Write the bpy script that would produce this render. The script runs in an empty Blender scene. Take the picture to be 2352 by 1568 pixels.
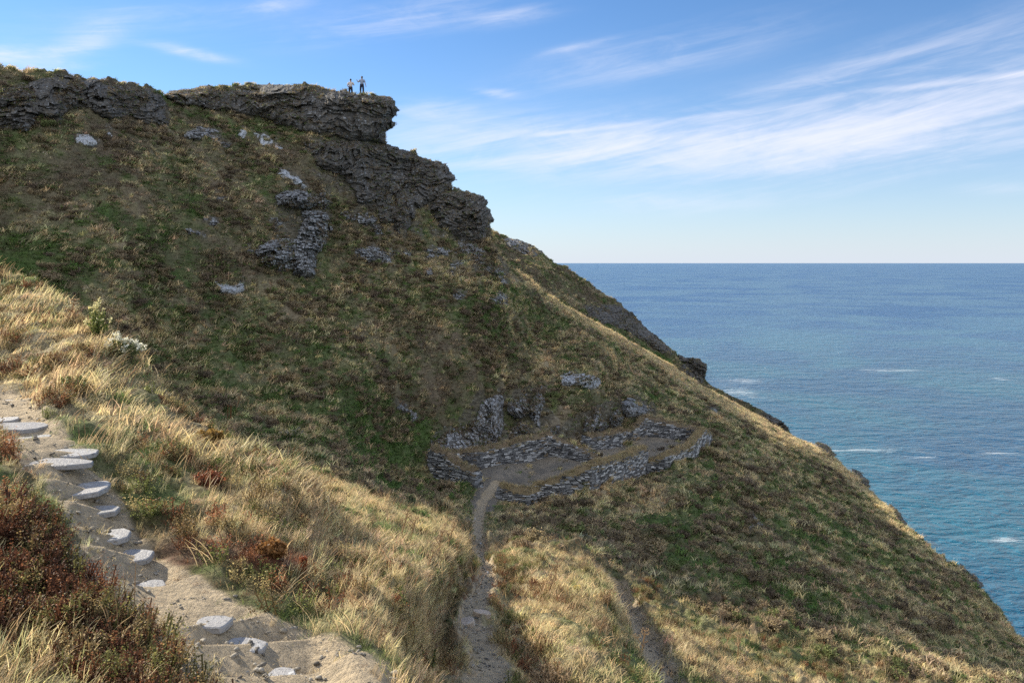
import bpy, bmesh, math, random
import numpy as np
from mathutils import Vector, Matrix, Quaternion
SC = bpy.context.scene
COL = SC.collection
R = math.radians
# ------------------------------------------------------------------ camera, sky, sun
F, U0, VH = 1829.0, 1176.0, 604.0          # focal length and horizon in units of a 2352 px wide frame
SEA = -80.0
cam_d = bpy.data.cameras.new('camera'); cam = bpy.data.objects.new('camera', cam_d); COL.objects.link(cam)
cam.location = (0, 0, 0); cam.rotation_euler = (R(90), 0, 0)
cam_d.lens = 36 * F / 2352; cam_d.sensor_width = 36; cam_d.shift_y = -(784 - VH) / 2352
cam_d.clip_start = 0.1; cam_d.clip_end = 400000
SC.camera = cam
SC.view_settings.view_transform = 'Standard'; SC.view_settings.look = 'None'
SC.render.engine = 'CYCLES'; SC.cycles.use_denoising = False; SC.cycles.sample_clamp_direct = 6; SC.cycles.sample_clamp_indirect = 4
SC.view_settings.exposure = 0.9; SC.view_settings.gamma = 1
SUN_AZ, SUN_EL = -58.0, 29.5               # azimuth from the view direction (left is negative), elevation
sv = Vector((math.sin(R(SUN_AZ)) * math.cos(R(SUN_EL)), math.cos(R(SUN_AZ)) * math.cos(R(SUN_EL)), math.sin(R(SUN_EL))))
sd = bpy.data.lights.new('sun', 'SUN'); sd.energy = 5.0; sd.angle = R(0.5); sd.color = (1.0, 0.90, 0.74)
so = bpy.data.objects.new('sun', sd); COL.objects.link(so); so.rotation_euler = sv.to_track_quat('Z', 'Y').to_euler()
so.location = sv * 200

class NT:
    """tiny helper for building node trees"""
    def __init__(s, tree): s.t = tree; s.n = tree.nodes; s.l = tree.links
    def new(s, typ, **kw):
        n = s.n.new(typ)
        for k, v in kw.items(): setattr(n, k, v)
        return n
    def inp(s, n, i, v):
        if v is None: return
        if hasattr(v, 'is_output') or isinstance(v, bpy.types.NodeSocket): s.l.new(v, n.inputs[i])
        else: n.inputs[i].default_value = v
    def m(s, op, a, b=None, c=None, clamp=False):
        n = s.n.new('ShaderNodeMath'); n.operation = op; n.use_clamp = clamp
        s.inp(n, 0, a); s.inp(n, 1, b); s.inp(n, 2, c); return n.outputs[0]
    def mixc(s, f, a, b, typ='MIX'):
        n = s.n.new('ShaderNodeMix'); n.data_type = 'RGBA'; n.blend_type = typ; n.clamp_factor = True
        s.inp(n, 0, f); s.inp(n, 6, a); s.inp(n, 7, b); return n.outputs[2]
    def ramp(s, f, stops, interp='LINEAR'):
        n = s.n.new('ShaderNodeValToRGB'); n.color_ramp.interpolation = interp
        e = n.color_ramp.elements
        while len(e) < len(stops): e.new(0.5)
        for el, (p, c) in zip(e, stops):
            el.position = p; el.color = c if len(c) == 4 else (*c, 1)
        s.inp(n, 0, f); return n.outputs[0]
    def noise(s, vec, scale, detail=4, rough=0.55, dist=0.0, dim='3D'):
        n = s.n.new('ShaderNodeTexNoise'); n.noise_dimensions = dim
        s.inp(n, 'Vector', vec); s.inp(n, 'Scale', scale); s.inp(n, 'Detail', detail); s.inp(n, 'Roughness', rough); s.inp(n, 'Distortion', dist)
        return n.outputs[0]
    def sstep(s, x, a, b):
        n = s.n.new('ShaderNodeMapRange'); n.interpolation_type = 'SMOOTHSTEP'
        s.inp(n, 0, x); s.inp(n, 1, a); s.inp(n, 2, b); n.inputs[3].default_value = 0; n.inputs[4].default_value = 1
        return n.outputs[0]
    def comb(s, x, y, z):
        n = s.n.new('ShaderNodeCombineXYZ'); s.inp(n, 0, x); s.inp(n, 1, y); s.inp(n, 2, z); return n.outputs[0]

W = bpy.data.worlds.new('World'); SC.world = W; W.use_nodes = True
W.node_tree.nodes.clear(); w = NT(W.node_tree)
def build_world():
    sky = w.new('ShaderNodeTexSky', sky_type='NISHITA', sun_disc=False)
    sky.sun_elevation = R(SUN_EL); sky.sun_rotation = R(SUN_AZ); sky.altitude = 50
    sky.air_density = 1.0; sky.dust_density = 0.05; sky.ozone_density = 3.5
    tc = w.new('ShaderNodeTexCoord'); sp = w.new('ShaderNodeSeparateXYZ'); w.l.new(tc.outputs['Generated'], sp.inputs[0])
    x, y, z = sp.outputs
    hyp = w.m('SQRT', w.m('ADD', w.m('MULTIPLY', x, x), w.m('MULTIPLY', y, y)))
    az = w.m('ARCTAN2', x, y)                       # radians, right positive
    el = w.m('ARCTAN2', z, hyp)
    # gentle saturation lift, as through a polariser
    hs = w.new('ShaderNodeHueSaturation'); hs.inputs['Saturation'].default_value = SKY_SAT; hs.inputs['Value'].default_value = 1.0
    w.l.new(sky.outputs[0], hs.inputs['Color'])
    def blob(u, v, ru, rv, tilt, k):
        """an elongated soft patch of cirrus: centre and radii given as direction angles"""
        a0 = math.atan2(u - U0, F); e0 = math.atan2(VH - v, math.hypot(F, u - U0))
        ra, re = ru / F, rv / F; c, s_ = math.cos(R(tilt)), math.sin(R(tilt))
        da = w.m('SUBTRACT', az, a0); de = w.m('SUBTRACT', el, e0)
        p = w.m('ADD', w.m('MULTIPLY', da, c / ra), w.m('MULTIPLY', de, s_ / ra))
        q = w.m('ADD', w.m('MULTIPLY', da, -s_ / re), w.m('MULTIPLY', de, c / re))
        r2 = w.m('ADD', w.m('MULTIPLY', p, p), w.m('MULTIPLY', q, q))
        return w.m('MULTIPLY', w.m('EXPONENT', w.m('MULTIPLY', r2, -1.0)), k)
    tot = None
    for b in CLOUDS:
        o = blob(*b); tot = o if tot is None else w.m('ADD', tot, o)
    # streaks: noise stretched along the drift direction
    def streak(tilt, sa, se, sc, det, rough, dist, off):
        c, s_ = math.cos(R(tilt)), math.sin(R(tilt))
        p = w.m('ADD', w.m('MULTIPLY', az, c), w.m('MULTIPLY', el, s_)); q = w.m('ADD', w.m('MULTIPLY', az, -s_), w.m('MULTIPLY', el, c))
        return w.noise(w.comb(w.m('MULTIPLY', p, sa), w.m('MULTIPLY', q, se), off), sc, det, rough, dist)
    n1 = streak(7, 3.2, 24.0, 1.0, 8, 0.62, 0.9, 3.1)
    n2 = streak(11, 7.0, 90.0, 1.0, 6, 0.6, 0.5, 8.2)
    n3 = streak(3, 12.0, 34.0, 1.0, 8, 0.65, 1.2, 5.5)
    n = w.m('ADD', w.m('ADD', w.m('MULTIPLY', n1, 0.55), w.m('MULTIPLY', n2, 0.22)), w.m('MULTIPLY', n3, 0.23))
    dens = w.m('MULTIPLY', tot, w.sstep(n, 0.37, 0.72))
    dens = w.m('ADD', dens, w.m('MULTIPLY', w.m('MULTIPLY', tot, tot), 0.09))
    # contrails: thin soft lines
    for (u1, v1, u2, v2, wd, k) in CONTRAILS:
        a1, e1 = math.atan2(u1 - U0, F), math.atan2(VH - v1, math.hypot(F, u1 - U0)); a2, e2 = math.atan2(u2 - U0, F), math.atan2(VH - v2, math.hypot(F, u2 - U0))
        L = math.hypot(a2 - a1, e2 - e1); c, s_ = (a2 - a1) / L, (e2 - e1) / L
        da = w.m('SUBTRACT', az, a1); de = w.m('SUBTRACT', el, e1)
        p = w.m('ADD', w.m('MULTIPLY', da, c), w.m('MULTIPLY', de, s_)); q = w.m('ADD', w.m('MULTIPLY', da, -s_), w.m('MULTIPLY', de, c))
        line = w.m('EXPONENT', w.m('MULTIPLY', w.m('MULTIPLY', q, q), -(F / wd) ** 2))
        ends = w.m('MULTIPLY', w.sstep(p, 0.0, 0.05), w.m('SUBTRACT', 1.0, w.sstep(p, L - 0.05, L)))
        dens = w.m('ADD', dens, w.m('MULTIPLY', w.m('MULTIPLY', line, ends), w.m('MULTIPLY', n2, k)))
    # unseen bright cloud added beside and behind the camera to fill the shade
    nb = w.noise(tc.outputs['Generated'], 2.2, 6, .6)
    # pale haze band low over the sea
    low = w.m('MULTIPLY', w.m('EXPONENT', w.m('MULTIPLY', w.m('ABSOLUTE', el), -11.0)), HAZE_K)
    c1 = w.mixc(low, w.mixc(1.0, hs.outputs[0], (.72, .86, 1.0, 1), 'MULTIPLY'), HAZE_C)
    c2 = w.mixc(w.m('MULTIPLY', w.m('SUBTRACT', 1.0, w.m('EXPONENT', w.m('MULTIPLY', dens, -1.15))), w.m('ADD', .72, w.m('MULTIPLY', n2, .5))), c1, CLOUD_C)
    c2 = w.mixc(w.m('MULTIPLY', w.m('MULTIPLY', w.sstep(nb, .36, .56), w.sstep(w.m('ABSOLUTE', az), R(48), R(95))), w.m('MULTIPLY', w.sstep(el, -.05, .1), .85)), c2, (8.6, 8.9, 9.6, 1))
    bg = w.new('ShaderNodeBackground'); bg.inputs[1].default_value = 0.085
    w.l.new(c2, bg.inputs[0]); out = w.new('ShaderNodeOutputWorld'); w.l.new(bg.outputs[0], out.inputs[0])
SKY_SAT = 1.08; BACK_K = 1.0
HAZE_K = 0.85; HAZE_C = (4.6, 5.0, 5.9, 1)
CLOUD_C = (6.0, 6.1, 6.9, 1)
CLOUDS = [  # u, v, radius along, radius across, tilt, strength
    (1250, 330, 420, 55, 0, 1.1), (1700, 335, 480, 58, 2, .95), (2150, 300, 420, 72, 8, 1.0), (2350, 130, 500, 45, 12, 0.7),
    (1500, 130, 260, 40, 8, 0.55), (1900, 190, 400, 40, 14, 0.55), (940, 40, 230, 30, 12, 0.7), (1170, 40, 90, 16, 8, 0.7), (1000, 250, 90, 20, 3, 0.6), (1140, 214, 40, 9, -4, 1.0),
    (430, 120, 70, 10, -6, 1.3), (40, 130, 90, 20, 8, 1.5), (190, 110, 90, 28, 38, 0.9), (630, 12, 60, 12, 12, 0.7), (400, 40, 300, 30, 10, 0.25),
    (1550, 465, 200, 20, 0, 0.45), (2280, 432, 60, 12, 0, 0.6), (1320, 110, 90, 8, 10, 0.6)]
CONTRAILS = [(1170, 318, 1520, 277, 4.5, 1.0), (1500, 282, 2000, 215, 6, 0.4), (1950, 215, 2500, 148, 6, 1.2)]
build_world()

# ------------------------------------------------------------------ numeric helpers
rng = np.random.default_rng(7)
def hash3(i, j, k, seed=0):
    h = (i.astype(np.int64) * 374761393 + j.astype(np.int64) * 668265263 + k.astype(np.int64) * 2147483647 + seed * 974634777) & 0xffffffff
    h = ((h ^ (h >> 13)) * 1274126177) & 0xffffffff
    h = ((h ^ (h >> 16)) * 2246822519) & 0xffffffff
    return ((h ^ (h >> 15)) & 0xffffff) / float(0xffffff)
def vnoise(x, y, z, seed=0):
    xi, yi, zi = np.floor(x), np.floor(y), np.floor(z)
    fx, fy, fz = x - xi, y - yi, z - zi
    fx, fy, fz = [t * t * (3 - 2 * t) for t in (fx, fy, fz)]
    r = 0
    for dx in (0, 1):
        for dy in (0, 1):
            for dz in (0, 1):
                r = r + hash3(xi + dx, yi + dy, zi + dz, seed) * (fx if dx else 1 - fx) * (fy if dy else 1 - fy) * (fz if dz else 1 - fz)
    return r * 2 - 1
def fbm(x, y, z, octs=4, seed=0, gain=0.5):
    a, s, t = 1.0, 0.0, 0.0
    for o in range(octs):
        s = s + a * vnoise(x, y, z, seed + o * 17); t += a
        x, y, z = x * 2.03 + 3.1, y * 2.03 + 1.7, z * 2.03 + 5.3; a *= gain
    return s / t
def sst(x, a, b):
    t = np.clip((x - a) / (b - a), 0, 1); return t * t * (3 - 2 * t)
class TPS:
    """thin-plate interpolation of log distance over the view directions"""
    def __init__(s, pts, lam=1e-4):
        P = np.array([(p[0], p[1]) for p in pts]) / 1000.0; v = np.log(np.array([p[2] for p in pts]))
        n = len(P); K = s.k(P, P) + lam * np.eye(n); Q = np.c_[np.ones(n), P]
        A = np.block([[K, Q], [Q.T, np.zeros((3, 3))]]); s.w = np.linalg.solve(A, np.r_[v, 0, 0, 0]); s.P = P
    @staticmethod
    def k(A, B):
        d2 = ((A[:, None, :] - B[None]) ** 2).sum(-1); return 0.5 * d2 * np.log(d2 + 1e-9)
    def __call__(s, u, v):
        sh = np.shape(u); X = np.c_[np.ravel(u), np.ravel(v)] / 1000.0; o = np.empty(len(X))
        for i in range(0, len(X), 60000):
            x = X[i:i + 60000]; o[i:i + 60000] = s.k(x, s.P) @ s.w[:-3] + np.c_[np.ones(len(x)), x] @ s.w[-3:]
        return np.exp(o).reshape(sh)
def line(pts):
    a = np.array(pts, float); return lambda u: np.interp(u, a[:, 0], a[:, 1])
def zc(u, v, z): return (u, v, z * F / (VH - v))     # control given by height instead of distance
def pt(u, v, Y): return np.array([(u - U0) / F * Y, Y, (VH - v) / F * Y])

# ------------------------------------------------------------------ terrain control lines
FL = line([(-1500, 380), (-600, 480), (-300, 545), (0, 614), (100, 670), (180, 724), (240, 766), (300, 812), (350, 868), (415, 932), (500, 985), (580, 1020), (650, 1062), (700, 1108), (784, 1195), (850, 1240), (1000, 1330), (1200, 1300), (1400, 1340), (1700, 1420), (2352, 1530), (3300, 1540)])
S1 = TPS([(0, 614, 23), (100, 670, 21), (190, 730, 19), (350, 880, 16.5), (500, 985, 15), (650, 1060, 14), (784, 1200, 13), (850, 1260, 12.5),
          (-300, 545, 24), (-300, 900, 13), (-300, 1300, 7), (-300, 1568, 5.2),
          (200, 900, 14), (400, 1050, 12), (600, 1200, 10.4), (800, 1400, 8.8), (784, 1568, 7.0), (900, 1400, 9.4), (1000, 1330, 11.5), (900, 1568, 7.3),
          (30, 905, 14), (130, 1015, 11), (200, 1100, 10.2), (250, 1200, 9.3), (330, 1320, 8.4), (540, 1455, 7.3), (700, 1568, 6.7), (450, 1390, 7.7),
          (0, 1050, 9.9), (100, 1250, 7.8), (0, 1568, 5.7), (250, 1350, 7.4), (400, 1500, 6.5), (450, 1568, 6.1), (0, 1300, 7.2),
          (0, 1700, 4.9), (500, 1750, 5.0), (900, 1750, 5.6), (-800, 1200, 8), (-800, 600, 22)])
CP2 = [ # hillside
    (-1500, 300, 44), (-1500, 600, 38), (-1500, 0, 52), (-700, 100, 50), (-700, 600, 40), (-300, 120, 51), (-300, 650, 42),
    (0, 160, 56), (0, 400, 50), (0, 640, 44), (200, 180, 60), (200, 300, 56), (200, 500, 50), (250, 800, 42), (400, 207, 68), (350, 320, 60), (400, 950, 39),
    (450, 600, 53), (600, 200, 73), (600, 262, 71), (600, 450, 61), (600, 760, 52), (740, 195, 74), (740, 310, 70), (840, 219, 74), (900, 225, 75), (850, 330, 73), (900, 340, 75), (850, 500, 68),
    (1000, 375, 79), (980, 480, 74), (1100, 450, 77), (1060, 560, 73.5), (1130, 530, 76), (1000, 640, 67), (850, 700, 60), (700, 620, 60), (800, 900, 49), (650, 1000, 40), (1000, 800, 60), (1150, 700, 68),
    (1160, 603, 74.5), (1250, 680, 79), (1400, 765, 85), (1600, 885, 90), (1700, 940, 91), (1812, 990, 91), (1984, 1120, 82), (2100, 1230, 66), (2250, 1350, 58), (2352, 1490, 50), (2600, 1750, 40), (3200, 2300, 35),
    (1250, 790, 73), (1400, 870, 72), (1500, 930, 70), (1650, 980, 70), (1750, 1050, 66), (1900, 1180, 60),
    # rock faces behind the ruins
    (1080, 940, 58.5), (1150, 900, 60.5), (1000, 960, 56.5), (1250, 890, 63), (1380, 860, 67), (1300, 960, 60.5), (1450, 920, 64),
    # terrace floor, nearly level
    zc(990, 1092, -13.6), zc(1040, 1060, -13.5), zc(1130, 1040, -13.4), zc(1255, 1046, -13.6), zc(1150, 1090, -13.6), zc(1300, 1070, -13.7), zc(1391, 1075, -13.9), zc(1100, 1119, -13.8),
    zc(1343, 1036, -13.8), zc(1430, 1020, -13.9), zc(1480, 1000, -13.6), zc(1600, 1016, -14.3), zc(1500, 1050, -14.1), zc(1626, 1035, -14.6), zc(1480, 1092, -14.6), zc(1220, 1165, -14.4), zc(1145, 1140, -14.1),
    (1360, 1130, 48), (1560, 1080, 53.5), (930, 1060, 50), (880, 1000, 51), (900, 1120, 44), (980, 1140, 45),
    # paths and banks in front of the ruins
    (1100, 1150, 46.9), (1090, 1200, 38.5), (1090, 1300, 25.5), (1110, 1430, 17.3), (1110, 1568, 12.6), (1120, 1750, 9.3),
    (850, 1200, 17), (950, 1220, 20), (900, 1150, 34), (1000, 1300, 14), (784, 1250, 12.5), (900, 1300, 11.5), (985, 1420, 13.2), (930, 1420, 10.6), (960, 1568, 8.0), (1045, 1500, 14.0), (1045, 1400, 17.4), (1000, 1500, 12.6), (945, 1500, 9.8), (1015, 1568, 10.6), (1060, 1568, 12.2), (900, 1500, 8), (900, 1750, 5.6), (1055, 1330, 20),
    (1180, 1290, 26), (1200, 1430, 17.2), (1200, 1568, 12.5), (1350, 1568, 13.4), (1480, 1568, 15.5), (1350, 1400, 20), (1290, 1290, 28), (1230, 1230, 36),
    (1550, 1568, 18.5), (1430, 1360, 28.5), (1380, 1280, 33), (1480, 1450, 23.5), (1480, 1750, 12), (1300, 1750, 10.5),
    (1500, 1200, 43), (1600, 1300, 37), (1700, 1150, 53), (1700, 1350, 36), (1600, 1450, 28), (1700, 1568, 23.5), (2000, 1350, 46), (2000, 1568, 29), (2200, 1450, 45), (2352, 1568, 37), (1900, 1750, 20), (2352, 1750, 26), (3000, 1750, 30)]
S2 = TPS(CP2)
# crest of the near hill, then the skyline of the far hill behind it
TL = line([(-1500, -60), (-900, 0), (-400, 70), (-100, 132), (0, 151), (60, 158), (100, 164), (150, 176), (200, 182), (250, 190), (300, 198), (340, 202), (352, 209), (365, 215), (400, 211), (440, 209), (485, 202), (500, 205), (560, 200), (600, 200), (640, 200), (700, 197), (730, 198), (750, 205), (780, 209), (800, 214), (835, 219), (868, 224), (876, 250), (884, 320), (890, 338), (925, 347), (950, 352), (962, 364), (985, 374), (1022, 381), (1030, 400), (1038, 433), (1080, 448), (1108, 456), (1116, 480), (1124, 528), (1140, 575), (1160, 603), (1200, 639), (1250, 679), (1300, 711), (1350, 739), (1400, 765), (1450, 792), (1500, 820), (1550, 850), (1600, 884), (1650, 913), (1700, 940), (1750, 968), (1800, 996), (1830, 1010), (1870, 1032), (1920, 1064), (1950, 1089), (1984, 1120), (2030, 1165), (2060, 1202), (2100, 1232), (2150, 1275), (2200, 1312), (2250, 1352), (2300, 1417), (2330, 1462), (2352, 1490), (2450, 1600), (2600, 1720), (3300, 2200)])
T3 = line([(-1500, 400), (0, 400), (700, 420), (1000, 470), (1100, 520), (1125, 529), (1150, 540), (1190, 554), (1220, 567), (1240, 579), (1275, 602), (1295, 613), (1330, 637), (1345, 643), (1380, 668), (1420, 698), (1450, 723), (1480, 752), (1510, 777), (1540, 802), (1560, 822), (1585, 842), (1610, 862), (1625, 884), (1640, 894), (1700, 926), (1750, 950), (1785, 968), (1812, 992), (1850, 1050), (1950, 1180), (2100, 1360), (2352, 1650), (3300, 2400)])

# ------------------------------------------------------------------ paths (view tracing -> ground positions)
def ysheet(u, v):
    """distance of the visible ground in that direction"""
    u = np.asarray(u, float); v = np.asarray(v, float)
    w_ = sst(u, 700, 950)
    y1 = np.exp(np.log(S1(u, v)) * (1 - w_) + np.log(S2(u, v)) * w_)
    return np.where(v > FL(u), y1, S2(u, v))
def ground(u, v):
    Y = float(ysheet(np.array([u]), np.array([v]))[0]); return pt(u, v, Y)
P1 = [(-120, 860), (0, 905), (45, 960), (95, 1005), (130, 1045), (185, 1100), (215, 1160), (250, 1215), (300, 1265), (345, 1330), (450, 1385), (545, 1450), (640, 1530), (760, 1620), (860, 1750)]
P2 = [(1130, 1750), (1125, 1600), (1105, 1545), (1080, 1480), (1108, 1400), (1122, 1335), (1100, 1280), (1095, 1200), (1108, 1150), (1140, 1105)]
P3 = [(1590, 1750), (1560, 1600), (1530, 1530), (1485, 1450), (1435, 1370), (1405, 1315), (1350, 1290)]
P4 = [(1170, 700), (1195, 745), (1240, 795), (1290, 845), (1330, 880), (1305, 925), (1290, 965), (1235, 1000)]
def wpath(P): return np.array([ground(u, v)[:2] for u, v in P])
PATHS = [(wpath(P1), 0.36), (wpath(P2), 0.25), (wpath(P3), 0.6), (wpath(P4), 0.35)]
def dist_poly(x, y, P):
    """distance to polyline and arclength of nearest point"""
    best = np.full(np.shape(x), 1e9); arc = np.zeros(np.shape(x)); s0 = 0
    for a, b in zip(P[:-1], P[1:]):
        d = b - a; L = np.hypot(*d); t = np.clip(((x - a[0]) * d[0] + (y - a[1]) * d[1]) / L ** 2, 0, 1)
        q = np.hypot(x - a[0] - t * d[0], y - a[1] - t * d[1]); m_ = q < best
        best = np.where(m_, q, best); arc = np.where(m_, s0 + t * L, arc); s0 += L
    return best, arc
def inpoly(u, v, poly):
    c = np.zeros(np.shape(u), bool); n = len(poly)
    for i in range(n):
        x1, y1 = poly[i]; x2, y2 = poly[(i + 1) % n]
        if y1 == y2: continue
        c ^= ((y1 > v) != (y2 > v)) & (u < (x2 - x1) * (v - y1) / (y2 - y1) + x1)
    return c
TERR = [[(1000, 1075), (1040, 1058), (1255, 1040), (1391, 1066), (1340, 1095), (1220, 1128), (1160, 1145), (1130, 1180), (1080, 1180), (1085, 1120), (1020, 1095)],
        [(1343, 1036), (1440, 1020), (1480, 1003), (1600, 1014), (1620, 1020), (1560, 1055), (1480, 1075), (1395, 1072)]]
TERRW = [[tuple(ground(*p)[:2]) for p in poly] for poly in TERR]
STEPS = [(20, 912), (30, 972), (42, 1000), (128, 1026), (150, 1058), (200, 1116), (225, 1160), (245, 1216), (295, 1262), (330, 1338), (478, 1420), (556, 1466), (660, 1540)]
ARC = np.array(sorted(float(dist_poly(*[np.array([c]) for c in ground(u, v)[:2]], PATHS[0][0])[1][0]) for u, v in STEPS))[::-1]

# ------------------------------------------------------------------ rock outlines (u, v) traced, used for both rocks and ground cover
ROCKS = [] # name, label, poly, protrusion, thickness, strata height, pale, step
def rk(*a):
    if 'seaward edge' in a[1]: a = (a[0], a[1], [(u + 9, v - 7) for u, v in a[2]], 1.6) + a[4:]     # these break the skyline above the water
    ROCKS.append(a)
rk('rock_crag', 'long dark crag at the top left below the grassy skyline', [(-60, 200), (0, 205), (60, 190), (135, 172), (160, 174), (200, 180), (250, 188), (300, 195), (345, 198), (360, 212), (376, 228), (392, 255), (386, 288), (340, 284), (300, 262), (250, 272), (200, 250), (160, 252), (140, 290), (90, 270), (60, 305), (0, 300), (-60, 320)], 1.3, 1.5, .45, .15, 1.6)
rk('rock_crag', 'large overhanging dark cliff crowning the hill with two people on top', [(372, 216), (400, 208), (440, 205), (485, 197), (500, 203), (560, 197), (640, 196), (728, 194), (752, 204), (780, 207), (802, 213), (836, 220), (870, 221), (896, 223), (908, 232), (910, 243), (918, 251), (908, 258), (910, 266), (903, 274), (907, 288), (893, 296), (884, 303), (882, 316), (889, 332), (850, 326), (790, 320), (720, 306), (650, 290), (600, 268), (540, 262), (470, 250), (420, 240), (390, 232)], 1.6, 2.4, .55, .0, 1.5)
rk('rock_crag', 'stepped dark crag just below the overhanging summit cliff', [(690, 322), (760, 320), (830, 326), (888, 333), (925, 343), (952, 348), (965, 358), (990, 368), (1026, 376), (1030, 388), (1043, 400), (1047, 413), (1036, 420), (1040, 432), (1010, 448), (985, 470), (960, 480), (945, 520), (915, 540), (900, 520), (870, 515), (862, 480), (820, 470), (820, 440), (780, 400), (730, 385), (710, 350)], 1.3, 1.6, .4, .15, 1.5)
rk('rock_crag', 'jagged toothed crag on the skyline just above the sea horizon', [(1020, 440), (1080, 443), (1113, 451), (1121, 464), (1116, 474), (1128, 482), (1130, 492), (1139, 506), (1124, 512), (1126, 524), (1116, 545), (1100, 560), (1060, 556), (1032, 535), (1006, 520), (990, 480), (1000, 455)], 1.2, 1.6, .4, .1, 1.5)
rk('rock_outcrop', 'broken dark rocks under the toothed skyline crag', [(1050, 552), (1095, 560), (1112, 575), (1128, 600), (1160, 622), (1172, 655), (1150, 650), (1128, 625), (1090, 610), (1060, 590)], .8, 1.0, .3, .3, 1.5)
rk('rock_slab', 'pale slab leaning downhill above the overhanging ledge', [(632, 398), (643, 384), (662, 388), (690, 408), (716, 438), (698, 436), (664, 414), (640, 408)], .7, .5, .3, .95, 1.2)
rk('rock_outcrop', 'tall pale crumbling rock face below the overhanging ledge in mid slope', [(694, 484), (720, 480), (750, 484), (762, 505), (763, 530), (752, 556), (742, 575), (726, 590), (727, 612), (722, 632), (690, 636), (664, 626), (620, 620), (590, 610), (598, 585), (608, 562), (650, 548), (680, 544), (690, 515)], 1.3, 1.2, .28, .5, 1.2)
rk('rock_outcrop', 'thick overhanging layered ledge with grass on top in mid slope', [(628, 450), (650, 438), (700, 434), (720, 443), (746, 445), (758, 460), (772, 474), (748, 484), (705, 482), (670, 478), (640, 472)], 2.0, 1.2, .2, .7, 1.1)
rk('rock_outcrop', 'pale layered rocks to the right of the overhanging ledge', [(778, 488), (812, 480), (840, 488), (866, 500), (884, 522), (886, 543), (862, 546), (852, 524), (822, 515), (790, 508)], .8, .8, .22, .7, 1.2)
rk('rock_outcrop', 'low wide rock band below the pale layered rocks', [(812, 572), (850, 562), (900, 575), (946, 576), (940, 590), (902, 592), (908, 612), (880, 606), (850, 600), (822, 596)], .7, .8, .22, .5, 1.2)
rk('rock_outcrop', 'hooked pale rock above the grass bowl left of the sunlit ridge', [(1030, 602), (1068, 598), (1074, 606), (1050, 622), (1070, 640), (1062, 650), (1036, 640), (1028, 620)], .7, .7, .2, .5, 1.2)
rk('rock_outcrop', 'thin flat rock under the hooked pale rock', [(1028, 676), (1046, 668), (1078, 672), (1070, 690), (1040, 690)], .5, .6, .18, .6, 1.2)
rk('rock_outcrop', 'small twin rocks left of the start of the sunlit ridge', [(1108, 676), (1130, 680), (1148, 668), (1166, 676), (1166, 702), (1140, 698), (1116, 692)], .6, .6, .2, .5, 1.2)
rk('rock_outcrop', 'scattered grey ledge below the stepped crag', [(972, 572), (1010, 568), (1040, 574), (1062, 560), (1070, 578), (1050, 592), (1010, 588), (980, 592)], .6, .6, .2, .4, 1.2)
rk('rock_slab', 'pale flat slab lying in grass under the top left crag', [(165, 308), (180, 302), (206, 310), (232, 324), (230, 336), (198, 336), (176, 332)], .5, .5, .5, .95, 1.2)
rk('rock_slab', 'small upright pale stone beside the flat slab at top left', [(241, 296), (252, 291), (262, 302), (258, 318), (245, 320)], .5, .5, .4, .8, 1.2)
rk('rock_slab', 'long pale rounded slab below the summit notch', [(574, 302), (600, 302), (628, 318), (650, 340), (646, 347), (622, 342), (604, 334), (590, 320)], .7, .6, .5, .95, 1.2)
rk('rock_slab', 'small pale block left of the long rounded slab', [(545, 306), (552, 292), (566, 294), (570, 308), (560, 320), (550, 316)], .6, .5, .5, .95, 1.2)
rk('rock_outcrop', 'grey layered outcrop left of the small pale block', [(416, 308), (452, 292), (496, 294), (512, 304), (508, 320), (536, 332), (520, 338), (476, 324), (430, 318)], .7, .7, .25, .35, 1.2)
rk('rock_slab', 'thin dark ledge with a pale rim in the middle of the left slope', [(422, 524), (446, 526), (476, 536), (474, 544), (446, 540), (428, 532)], .7, .4, .15, .7, 1.1)
rk('rock_outcrop', 'small grey rock up the slope from the thin dark ledge', [(460, 500), (480, 492), (504, 500), (504, 514), (488, 520), (466, 510)], .5, .5, .2, .5, 1.2)
rk('rock_outcrop', 'low pale rock with a broken corner in the left grass slope', [(494, 646), (520, 650), (545, 656), (558, 636), (567, 644), (562, 664), (540, 678), (510, 672), (498, 664)], .6, .6, .2, .85, 1.1)
rk('rock_outcrop', 'small grey rock just left of the crumbling pale face', [(560, 560), (580, 556), (590, 572), (584, 584), (566, 580)], .5, .5, .2, .6, 1.2)
rk('rock_outcrop', 'little layered rock between the thin dark ledge and the overhanging ledge', [(612, 503), (636, 498), (650, 510), (640, 520), (618, 516)], .5, .5, .18, .6, 1.2)
rk('rock_outcrop', 'tiny upright rock below the right end of the low wide rock band', [(974, 618), (990, 612), (994, 634), (978, 636)], .5, .5, .2, .5, 1.2)
rk('rock_outcrop', 'broad low broken rock spreading left from the foot of the crumbling face', [(582, 578), (606, 556), (645, 546), (690, 550), (700, 590), (688, 622), (645, 622), (604, 612)], 1.2, 1.0, .25, .7, 1.2)
rk('rock_outcrop', 'uppermost dark rock breaking the seaward edge right of the far hill foot', [(1862, 1020), (1890, 1030), (1912, 1050), (1906, 1062), (1880, 1048)], .8, 1.0, .25, .2, 1.2)
rk('rock_outcrop', 'dark rock step on the seaward edge where the sunlit strip fades', [(1945, 1078), (1970, 1094), (1988, 1114), (1990, 1128), (1970, 1122), (1950, 1100)], .9, 1.0, .25, .15, 1.2)
rk('rock_outcrop', 'dark rock on the middle of the seaward edge against turquoise water', [(2034, 1162), (2058, 1188), (2076, 1212), (2070, 1222), (2050, 1204), (2034, 1180)], .8, 1.0, .25, .15, 1.2)
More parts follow.
